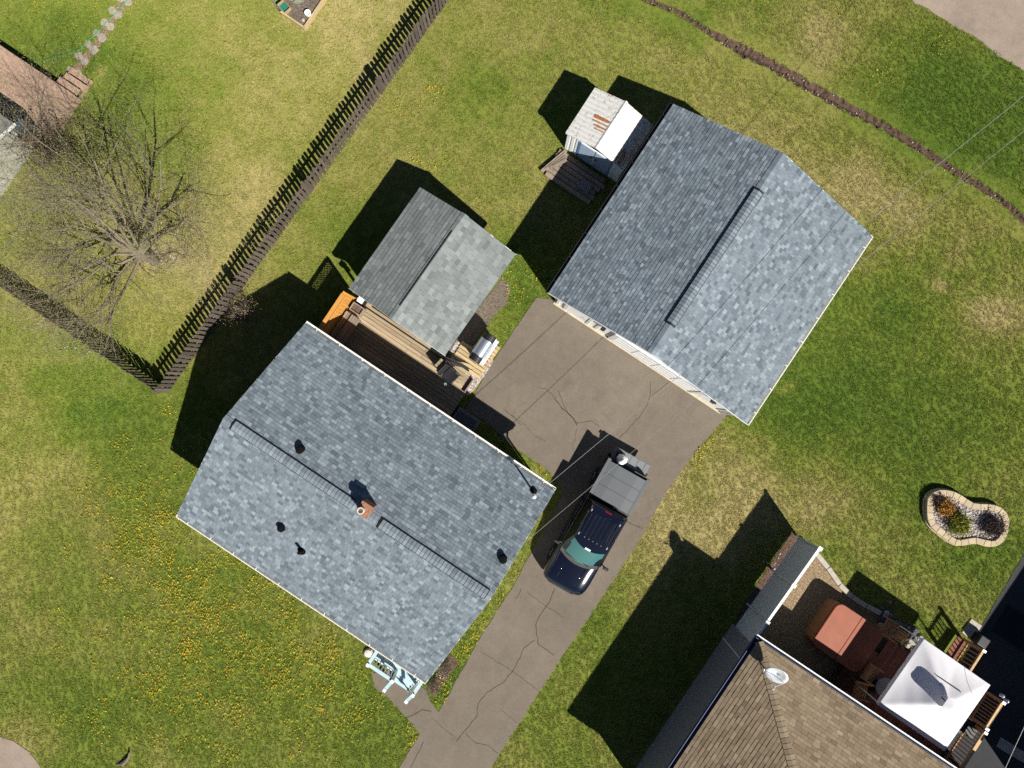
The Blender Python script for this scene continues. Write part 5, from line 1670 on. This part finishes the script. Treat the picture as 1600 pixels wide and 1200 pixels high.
# railings at the far side of the yard deck
def railing(name, a, b, h, z0, label, nb, capw=.13):
    a = Vector((*a, 0)); b = Vector((*b, 0)); d = b - a; L = d.length
    r = empty(name, (a.x, a.y, z0), math.atan2(d.y, d.x), label, "railing")
    mb = MB(); mb.bx(0, L, -capw / 2, capw / 2, h - .035, h); mb.build("cap_rail", M_RAILW, r, bevel=.008)
    mb = MB(); mb.bx(.05, L - .05, -.02, .02, h - .12, h - .04); mb.bx(.05, L - .05, -.02, .02, .10, .17); mb.build("cross_rail", M_CHAIR, r)
    bb = MB(); bb.bx(-.019, .019, -.045, -.022, .06, h - .05); bme = bb.mesh("baluster", M_CHAIR)
    for k in range(nb): link("baluster", bme, r, Matrix.Translation(((k + .5) * L / nb, 0, 0)))
    for x in (.0, L):
        mb = MB(); mb.bx(x - .045, x + .045, -.10, -.011 + .1 - .089 + .055, -z0 + 0.0, h + .06); p_ = mb.build("post", M_CHAIR, r)
        mb = MB(); mb.bx(x - .05, x + .05, -.10, .05, h + .062, h + .08); mb.build("post_cap", M_SILVER, p_)
    return r
railing("deck_railing", P(1537, 1017, 1.35), P(1515, 1051, 1.35), 1.0, YZ, "short slatted railing section at the lawn corner of the canopy deck", 6, .09)
railing("deck_railing", P(1569, 1099, 1.4), P(1543, 1140, 1.4), 1.0, YZ, "honey-coloured deck railing section next to the canopy's outer corner", 9)
railing("deck_railing", P(1541, 1146, 1.4), P(1498, 1213, 1.4), 1.0, YZ, "longer honey-coloured deck railing with balusters running past the black side table", 13)
# lanterns at the corner post
for k, (u, v) in enumerate(((1567, 1088), (1574, 1096))):
    mb = MB(); x, y = P(u, v, 1.5)
    l_ = empty("lantern", (x, y, YZ + 1.02), 0, ("silver lantern on the railing corner nearer the canopy", "silver lantern on the outer tip of the railing corner")[k], "lantern", "lanterns on the deck railing")
    mb.lathe((0, 0, 0.003), [(.06, 0), (.065, .02), (.045, .03), (.05, .13), (.075, .14), (.02, .19)], 8); mb.build("lantern_body", M_STEEL, l_)
bt = empty("side_table", (*P(1517, 1139, .9), YZ), ANG, "black square side table by the honey-coloured railing", "table")
mb = MB(); mb.bx(-.28, .28, -.28, .28, .50, .54); mb.build("tabletop", M_BLACK, bt, bevel=.01)
for x in (-.24, .24):
    for y in (-.24, .24):
        mb = MB(); mb.bx(x - .02, x + .02, y - .02, y + .02, .003, .498); mb.build("leg", M_BLACK, bt)
pc = empty("planter_pots", (*P(1503, 1152, .8), YZ), 0, "cluster of small pale pots beside the black side table", "pots")
for k in range(3):
    mb = MB(); mb.lathe((-.12 + .13 * k, .08 * (k % 2), .003), [(.05, 0), (.075, .15), (.065, .15), (.055, .05)], 10); mb.build("pot", M_CLAY, pc)

# dark asphalt of the next plot, slab and strip of concrete, dark mat
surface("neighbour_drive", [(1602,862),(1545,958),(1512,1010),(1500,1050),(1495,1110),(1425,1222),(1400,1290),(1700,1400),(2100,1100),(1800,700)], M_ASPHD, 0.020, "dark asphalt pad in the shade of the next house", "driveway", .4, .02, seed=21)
for nm, px, lb in (("paving_slab", [(1517,966),(1533,977),(1518,1000),(1502,988)], "pale concrete slab on the grass by the dark asphalt pad"),
               ("paving_slab", [(1563,1151),(1606,1178),(1600,1192),(1556,1166)], "long pale concrete slab at the foot of the deck railing")):
    mb = MB(); mb.prism([G(*q) for q in px], 0, .055); tag(mb.build(nm, M_CONC, bevel=.01), lb, "slab")
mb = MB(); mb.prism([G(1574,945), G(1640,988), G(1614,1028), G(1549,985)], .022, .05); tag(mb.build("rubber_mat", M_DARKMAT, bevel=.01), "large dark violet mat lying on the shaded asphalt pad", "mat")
mb = MB(); mb.bx(-.2, .2, -.2, .2, 0, .45); o = mb.build("storage_cube", M_BLACK, bevel=.03); o.location = (*G(1524, 996), .056); o.rotation_euler = (0, 0, ANG); o.data.update()
tag(o, "small black storage box at the slab's shaded end beside the railing", "box")

# tall house off to the side whose shade falls on that pad
tcx = G(1578, 1248)
th = empty("tall_house", (*tcx, 0), ANG, "two-storey house beyond the dark pad whose shadow covers the asphalt", "house")
mb = MB(); mb.bx(.4, 8, .4, 9.6, 0, 4.9); mb.build("wall", M_GREYSIDE, th)
mb = MB(); mb.loft([[(0, y, 5.0), (4.2, y, 6.3), (8.4, y, 5.0), (8.4, y, 4.88), (4.2, y, 6.18), (0, y, 4.88)] for y in (0, 10)]); mb.build("roof", M_DECKROOF, th)
for y in (2.5, 5.5):
    for z in (1.0, 3.2):
        mb = MB(); mb.bx(.36, .398, y - .5, y + .5, z, z + 1.2); f_ = mb.build("window", M_WHITE, th)
        mb = MB(); mb.bx(.35, .359, y - .43, y + .43, z + .07, z + 1.13); mb.build("pane", M_GLASS, f_)

# ------------------------------------------------------------------ neighbour beyond the picket fence: house corner, deck, steps, path
no = Vector((*G(78, 222), 0))
ph = empty("pale_house", no - EX * 9.0, ANG, "neighbouring house with a pale grey roof behind the bare tree", "house")
gable_roof(ph, 9.0, 7.0, 2.0, 3.3, -3.5, M_SHP, tone_soft, expo=.16, wr=(.22, .36), gut=(None, None), n_single=120, x0=3.5)
walls(ph, 3.9, 8.62, -6.6, -.45, 1.95, -3.5, 3.1, M_PALESIDE)
do = Vector((*G(129, 156.7), 0))
td = empty("composite_deck", do, ANG, "tan composite deck with steps in the corner beyond the bare tree", "deck")
TZ = .5
for k in range(15):
    mb = MB(); y1 = -k * .142
    x1 = 0 if k < 13 else -.2
    mb.bx(-5.2, x1, y1 - .138, y1, TZ - .03, TZ + R.uniform(-.002, .002)); mb.build("plank", M_TANDECK, td)
mb = MB(); mb.bx(-5.2, -1.02, .0, .03, .05, TZ - .032); mb.build("fascia", M_BLACK, td)  # coloured black in place of the shade along this deck edge
mb = MB(); mb.bx(-.02, .012, -2.0, -.02, .05, TZ - .032); mb.build("fascia", M_TANDECK, td)
for k in range(3):
    mb = MB(); mb.bx(-.98, -.04, .03 + k * .28, .03 + k * .28 + .25, TZ - .16 * (k + 1) - .03 + .02, TZ - .16 * (k + 1) + .02); mb.build("tread", M_TANDECK, td)
mb = MB(); mb.bx(-.98, -.93, .03, .85, .0, .13); mb.bx(-.09, -.04, .03, .85, 0, .13); mb.build("stringer", M_TANDECK, td)
EXCL.append([tuple((do + EX * a + GY * b).xy) for a, b in ((-5, .1), (0, .1), (0, -2), (-5, -2))])
bxl = Vector((*P(6, 181, 1.4), 0))
gr2 = empty("covered_grill", (bxl.x, bxl.y, TZ), ANG, "slate-blue covered grill standing on the tan composite deck", "barbecue")
mb = MB(); mb.loft([[(x * k_, y * k_, z) for x, y in ((-.65, -.28), (.65, -.28), (.65, .28), (-.65, .28))] for z, k_ in ((.02, 1.0), (.8, .97), (.95, .9), (1.0, .6))]); mb.build("cover", plain("slate_cover", (.05, .07, .09), .6, var=.1), gr2, bevel=.02)
mb = MB(); mb.bx(-.5, .66, -.40, -.29, .70, .75); mb.build("side_shelf", M_SILVER, gr2)
# stepping stone path
pth = empty("stone_path", (*G(150, 60), 0), 0, "narrow path of pale flat stones leading to the composite deck steps", "path")
pc_ = [(116,112),(128,92),(142,74),(155,55),(168,38),(180,20),(195,0),(206,-18)]
pw = resample([G(*q) for q in pc_], .33)
po_ = Vector((*G(150, 60), 0))
for i, (x, y) in enumerate(pw):
    for s in (-1, 1):
        d = Vector((.6, .8, 0)); n = Vector((.8, -.6, 0))
        c_ = Vector((x, y, 0)) - po_ + n * s * .15 + d * R.uniform(-.04, .04)
        k = R.choice((5, 6)); w = R.uniform(.165, .205)
        mb = MB(); mb.prism([(c_.x + w * R.uniform(.75, 1.15) * math.cos(2 * math.pi * q / k + i), c_.y + w * R.uniform(.75, 1.15) * math.sin(2 * math.pi * q / k + i)) for q in range(k)], -.02, .025 + R.uniform(0, .012))
        mb.build("stone", M_PATH, pth, bevel=.008, segs=1)
poly = [G(*q) for q in ((110,112),(150,60),(190,0),(204,0),(165,60),(126,116))]
EXCL.append(poly)
mb = MB(); mb.prism(poly, -.03, .006); sb_ = mb.build("sand_bed", M_GRAVT, pth, fixn=False); sb_.location = -po_
hs_ = MB(); hp = [(40,97),(60,96),(85,92),(110,84),(126,78),(140,62),(160,46),(178,26),(200,0),(215,-20)]
hpw = smooth = resample([G(*q) for q in hp], .25)
hs_.tube([(x + .03 * math.sin(i * .9), y, .045) for i, (x, y) in enumerate(hpw)], .012, 6)
tag(hs_.build("garden_hose", M_GREENH), "bright green garden hose trailing along the stone path", "hose")

# raised bed at the top edge
rb = empty("raised_bed", (*G(478, 47), 0), ANG, "timber-edged garden bed with bare soil cut by the top of the picture", "raised bed")
mb = MB(); mb.beam((0, 0, .12), tuple(Vector((0, 2.2, .12))), .07, .24); mb.build("side_board", M_PALLET, rb)
mb = MB(); mb.beam((0, 0, .12), (-1.1, 0, .12), .07, .24); mb.build("side_board", M_PALLET, rb)
mb = MB(); mb.bx(-1.35, -.04, .04, 2.2, .0, .14); mb.build("soil", M_GRAVB, rb)
mb = MB(); vs = []; fs = []
for i in range(9):
    for j in range(9):
        vs.append((-1.25 + .65 * i / 8, .55 + 1.0 * j / 8, .16 + .12 * math.sin(2.5 * i / 8 + j) * .5 + .1 * R.random()))
for i in range(8):
    for j in range(8): fs.append((i * 9 + j, (i + 1) * 9 + j, (i + 1) * 9 + j + 1, i * 9 + j + 1))
mb.add(vs, fs); o = mb.build("ground_cloth", M_MUD, fixn=False); o.location = (*G(478, 47), 0); o.rotation_euler = (0, 0, ANG)
tag(o, "rumpled dull green cloth spread over the timber-edged bed", "cloth")
def on_bed(x, y, z=.14): return tuple(Vector((*G(478, 47), z)) + EX * x + GY * y)
mb = MB(); mb.lathe((0, 0, 0), [(.10, 0), (.125, .18), (.11, .18), (.09, .10), (.02, .1)], 14); o = mb.build("white_pot", M_PLASTW); o.location = on_bed(-.16, .52)
tag(o, "round white plant pot in the timber-edged bed", "pot")
mb = MB(); mb.lathe((0, 0, 0), [(.06, 0), (.07, .05), (.04, .08)], 8); o = mb.build("field_stone", M_STONE); o.location = on_bed(-.22, .22)
tag(o, "small round stone near the corner of the timber-edged bed", "stone")
pb = empty("steel_planter", (*G(447, 16), 0), ANG + rad(-15), "open green-lined planter tray against the outside of the timber-edged bed", "planter")
mb = MB()
for a, b, c, d in ((-.22, .22, -.16, -.14), (-.22, .22, .14, .16), (-.22, -.2, -.139, .139), (.2, .22, -.139, .139)): mb.bx(a, b, c, d, 0, .3)
mb.build("tray_sides", M_PALLET, pb)
mb = MB(); mb.bx(-.19, .19, -.13, .13, .0, .18); mb.build("liner", plain("green_liner", (.02, .16, .11), .4), pb)
mb = MB(); mb.tube([(0, 0, 0), (-.02, .02, .9)], .03, 8); mb.lathe((-.02, .02, .9), [(.09, 0), (.10, .04), (.03, .09)], 12); o = mb.build("garden_lamp", M_STEEL); o.location = (*G(434, 13), 0)
tag(o, "slim silver garden lamp beside the green-lined planter tray", "lamp")

# driftwood at the bottom edge
mb = MB(); mb.tube([(0, 0, .03), (.12, .10, .08), (.28, .30, .10), (.34, .52, .16)], [.10, .08, .05, .02], 7); mb.tube([(.02, 0, .05), (-.25, -.02, .05)], [.07, .02], 6)
o = mb.build("driftwood", M_BARK); o.location = (*G(192, 1193), 0)
tag(o, "gnarled piece of driftwood lying in the dandelion lawn", "wood")

# ------------------------------------------------------------------ overhead cables
def cable(a, b, sag, r, mat, label, n=40):
    a = Vector(a); b = Vector(b)
    pts = []
    for i in range(n + 1):
        t_ = i / n; p = a.lerp(b, t_); p.z -= sag * 4 * t_ * (1 - t_); pts.append(p)
    mb = MB(); mb.tube(pts, r, 6)
    o = mb.build("power_cable", mat, fixn=False)
    return tag(o, label, "cable", "overhead power cables")
fx_, fy_ = P(1760, 22, 6.6)
cable(mast_w, (fx_, fy_, 6.6), .55, .008, M_CABLE, "pale power cable from the roof mast across the pickup and garage")
ga = P(820, 848, 3.25); gb2 = P(1780, 60, 6.0)
cable((*ga, 3.25), (*gb2, 6.0), .55, .007, M_CABLE, "second power cable running from the house gable over the bed cover")
def from_shadow(u, v, h):
    x, y = G(u, v); return (x + h * .566, y - h * .824, h)
cable(from_shadow(1330, 1180, 3.4), from_shadow(1512, 180, 8.0), .9, .008, M_CABLEL, "power cable at the picture's edge casting a long shadow over the flower-bed lawn")

# ------------------------------------------------------------------ grass tufts and dandelions (stuff)
def inside(xs, ys, poly):
    ins = np.zeros(len(xs), bool); j = len(poly) - 1
    for i in range(len(poly)):
        xi, yi = poly[i]; xj, yj = poly[j]
        if yi != yj:
            cnd = ((yi > ys) != (yj > ys)) & (xs < (xj - xi) * (ys - yi) / (yj - yi) + xi)
            ins ^= cnd
        j = i
    return ins
rg = np.random.default_rng(3)
NG = 240000
gxs = rg.uniform(-21.0, 21.0, NG); gys = rg.uniform(-16.0, 16.0, NG)
keep = np.ones(NG, bool)
for poly in EXCL: keep &= ~inside(gxs, gys, poly)
for rootx, (x0, x1, y0, y1) in ((house, (.2, HL - .2, -HW + .3, -.3)), (shed, (.1, 4.3, -4.1, -.1)), (garage, (.1, GL - .1, -GW + .3, -.3)), (nh, (.3, 9, -8, -.3)), (msh, (0.05, 1.9, -2.5, -.05))):
    Mi = Matrix.LocRotScale(rootx.location, rootx.rotation_euler, None).inverted()
    lx = Mi[0][0] * gxs + Mi[0][1] * gys + Mi[0][3]; ly = Mi[1][0] * gxs + Mi[1][1] * gys + Mi[1][3]
    keep &= ~((lx > x0) & (lx < x1) & (ly > y0) & (ly < y1))
dm = np.full(NG, 9.0)
for q, w in zip(DITCH_F[::2], DWF[::2]):
    dm = np.minimum(dm, np.hypot(gxs - q[0], gys - q[1]) - w)
keep &= dm > .03
gxs, gys = gxs[keep], gys[keep]
# tufts thin out where the turf is dry
lum = lawn_color(gxs, gys)
NGk = len(gxs)
col = lum * rg.uniform(.84, 1.22, (NGk, 1)) * rg.uniform(.95, 1.05, (NGk, 3))
straw = rg.random(NGk) < .045
col[straw] = 0.62 * col[straw] * 1.25 + 0.38 * np.array((.27, .25, .085)) * rg.uniform(.8, 1.1, (straw.sum(), 1))
me = bpy.data.meshes.new("grass")
me.vertices.add(NGk)
me.vertices.foreach_set("co", np.stack([gxs, gys, np.zeros(NGk)], -1).astype(np.float32).ravel())
set_col(me, "gcol", col)
tt = NT("grass_blades")
tt.link(tt.attr("gcol", 'INSTANCER').outputs["Color"], tt.b.inputs["Base Color"])
tt.b.inputs["Roughness"].default_value = .85; tt.b.inputs["Specular IOR Level"].default_value = .15
M_BLADE = tt.m
tufts = []
for q in range(3):
    mb = MB(); rr_ = random.Random(50 + q)
    for k in range(13):
        a = rr_.uniform(0, 2 * math.pi); d0 = rr_.uniform(0, .07); lean = rr_.uniform(.02, .07); h = rr_.uniform(.03, .065); w = rr_.uniform(.006, .011)
        bx_, by_ = d0 * math.cos(a), d0 * math.sin(a)
        b = a + rr_.uniform(-1.2, 1.2)
        dx_, dy_ = math.cos(b), math.sin(b)
        mb.add([(bx_ - dy_ * w, by_ + dx_ * w, 0), (bx_ + dy_ * w, by_ - dx_ * w, 0), (bx_ + dx_ * lean * .5 + dy_ * w * .7, by_ + dy_ * lean * .5 - dx_ * w * .7, h * .75), (bx_ + dx_ * lean, by_ + dy_ * lean, h), (bx_ + dx_ * lean * .5 - dy_ * w * .7, by_ + dy_ * lean * .5 + dx_ * w * .7, h * .75)], [(0, 1, 2, 4), (4, 2, 3)])
    tufts.append(bpy.data.objects.new("grass_tuft", mb.mesh("grass_tuft", M_BLADE, fixn=False)))
grass = link("grass", me)
tag(grass, "short grass blades covering the lawns", "grass", kind="stuff")
ng = bpy.data.node_groups.new("grass_scatter", 'GeometryNodeTree')
ng.interface.new_socket("Geometry", in_out='INPUT', socket_type='NodeSocketGeometry')
ng.interface.new_socket("Geometry", in_out='OUTPUT', socket_type='NodeSocketGeometry')
gi = ng.nodes.new("NodeGroupInput"); go = ng.nodes.new("NodeGroupOutput")
iop = ng.nodes.new("GeometryNodeInstanceOnPoints")
g2i = ng.nodes.new("GeometryNodeGeometryToInstance")
for o in reversed(tufts):
    oi = ng.nodes.new("GeometryNodeObjectInfo"); oi.inputs["Object"].default_value = o
    ng.links.new(oi.outputs["Geometry"], g2i.inputs[0])
rv = ng.nodes.new("FunctionNodeRandomValue"); rv.data_type = 'FLOAT_VECTOR'
rv.inputs[0].default_value = (-.15, -.15, 0); rv.inputs[1].default_value = (.15, .15, 6.283)
rs_ = ng.nodes.new("FunctionNodeRandomValue"); rs_.data_type = 'FLOAT'
rs_.inputs[2].default_value = .5; rs_.inputs[3].default_value = .95
ng.links.new(gi.outputs[0], iop.inputs["Points"]); ng.links.new(g2i.outputs[0], iop.inputs["Instance"])
iop.inputs["Pick Instance"].default_value = True
ng.links.new(rv.outputs[0], iop.inputs["Rotation"]); ng.links.new(rs_.outputs[1], iop.inputs["Scale"])
ng.links.new(iop.outputs[0], go.inputs[0])
md = grass.modifiers.new("scatter", 'NODES'); md.node_group = ng

# fallen leaves and twigs
mb = MB(); rl = random.Random(9)
for (u, v, su, sv, n) in ((245, 402, 38, 14, 420), (95, 505, 45, 12, 120), (150, 540, 40, 14, 160), (200, 360, 90, 70, 200), (330, 480, 20, 30, 80), (692, 1056, 10, 18, 90), (1216, 890, 16, 30, 120), (600, 620, 60, 25, 30), (870, 262, 18, 12, 60)):
    for k in range(n):
        x, y = G(rl.gauss(u, su * .6), rl.gauss(v, sv * .6)); a = rl.uniform(0, 6.28); l = rl.uniform(.02, .05); w = l * rl.uniform(.2, .5); z = rl.uniform(.035, .07)
        ca, sa = math.cos(a), math.sin(a)
        mb.cm = 0 if rl.random() < .7 else 1
        mb.add([(x - ca * l, y - sa * l, z), (x - sa * w, y + ca * w, z + .012), (x + ca * l, y + sa * l, z), (x + sa * w, y - ca * w, z + .004)], [(0, 1, 2, 3)])
tag(mb.build("leaf_litter", [M_DRYLEAF, M_CLAY], fixn=False), "dry fallen leaves and twigs lying round the bare tree and beds", "leaves", kind="stuff")

# dandelions
DB = [(200,770,50,60,220),(250,840,70,50,320),(320,930,80,60,420),(230,1000,90,60,330),(340,1010,90,70,420),(420,1060,80,60,330),(500,1060,60,60,200),(280,1090,90,50,260),(560,1120,60,50,170),
      (390,930,50,40,150),(300,740,60,60,120),(180,860,40,60,80),(450,1000,60,40,180),(740,1000,26,60,180),(790,900,14,40,50),(700,1070,14,20,60),(640,1150,30,40,60),(400,1140,120,40,140),
      (190,700,30,25,25),(630,170,25,20,25),(690,150,14,8,24),(640,240,30,20,25),(820,450,20,40,40),(1100,690,22,40,60),(150,1130,60,30,50),(840,745,14,12,10),(1450,60,140,60,30),(110,30,60,30,30)]
mb = MB()
M_DAND = plain("dandelion_yellow", (0.52, 0.36, 0.012), 0.7, var=.25, scale=5)
M_DANL = plain("pale_lime_flower_buds", (0.36, 0.33, 0.03), 0.7, var=.3, scale=5)
M_DANO = plain("dandelion_orange", (0.46, 0.22, 0.015), 0.7, var=.2, scale=5)
rd = random.Random(77)
for u, v, su, sv, n in DB:
    seeds = [(rd.gauss(u, su * .72), rd.gauss(v, sv * .72)) for _ in range(max(3, n // 9))]
    for k in range(int(n * 2.3)):
        cu, cv = rd.choice(seeds); x, y = G(cu + rd.gauss(0, 9), cv + rd.gauss(0, 9))
        bad = False
        for poly in EXCL[:3]:
            if pip(x, y, poly): bad = True; break
        Mi = Matrix.LocRotScale(house.location, house.rotation_euler, None).inverted() @ Vector((x, y, 0))
        if bad or (.2 < Mi.x < HL - .2 and -HW + .2 < Mi.y < 0): continue
        s = rd.choice((rd.uniform(.008, .016), rd.uniform(.010, .020), rd.uniform(.016, .027))); z = rd.uniform(.05, .09)
        qq = rd.random(); mb.cm = 1 if qq < .10 else (2 if qq < .50 else 0)
        tz = rd.uniform(-.012, .012)
        mb.add([(x + s * math.cos(a), y + s * math.sin(a), z + tz * math.cos(a)) for a in [2 * math.pi * q / 6 for q in range(6)]] + [(x, y, z + .012), (x, y, 0)],
               [(0, 1, 6), (1, 2, 6), (2, 3, 6), (3, 4, 6), (4, 5, 6), (5, 0, 6), (0, 7, 1), (2, 7, 3)])
tag(mb.build("dandelions", [M_DAND, M_DANO, M_DANL], fixn=False), "yellow and orange dandelions scattered through the lawn around the main house", "dandelions", kind="stuff")
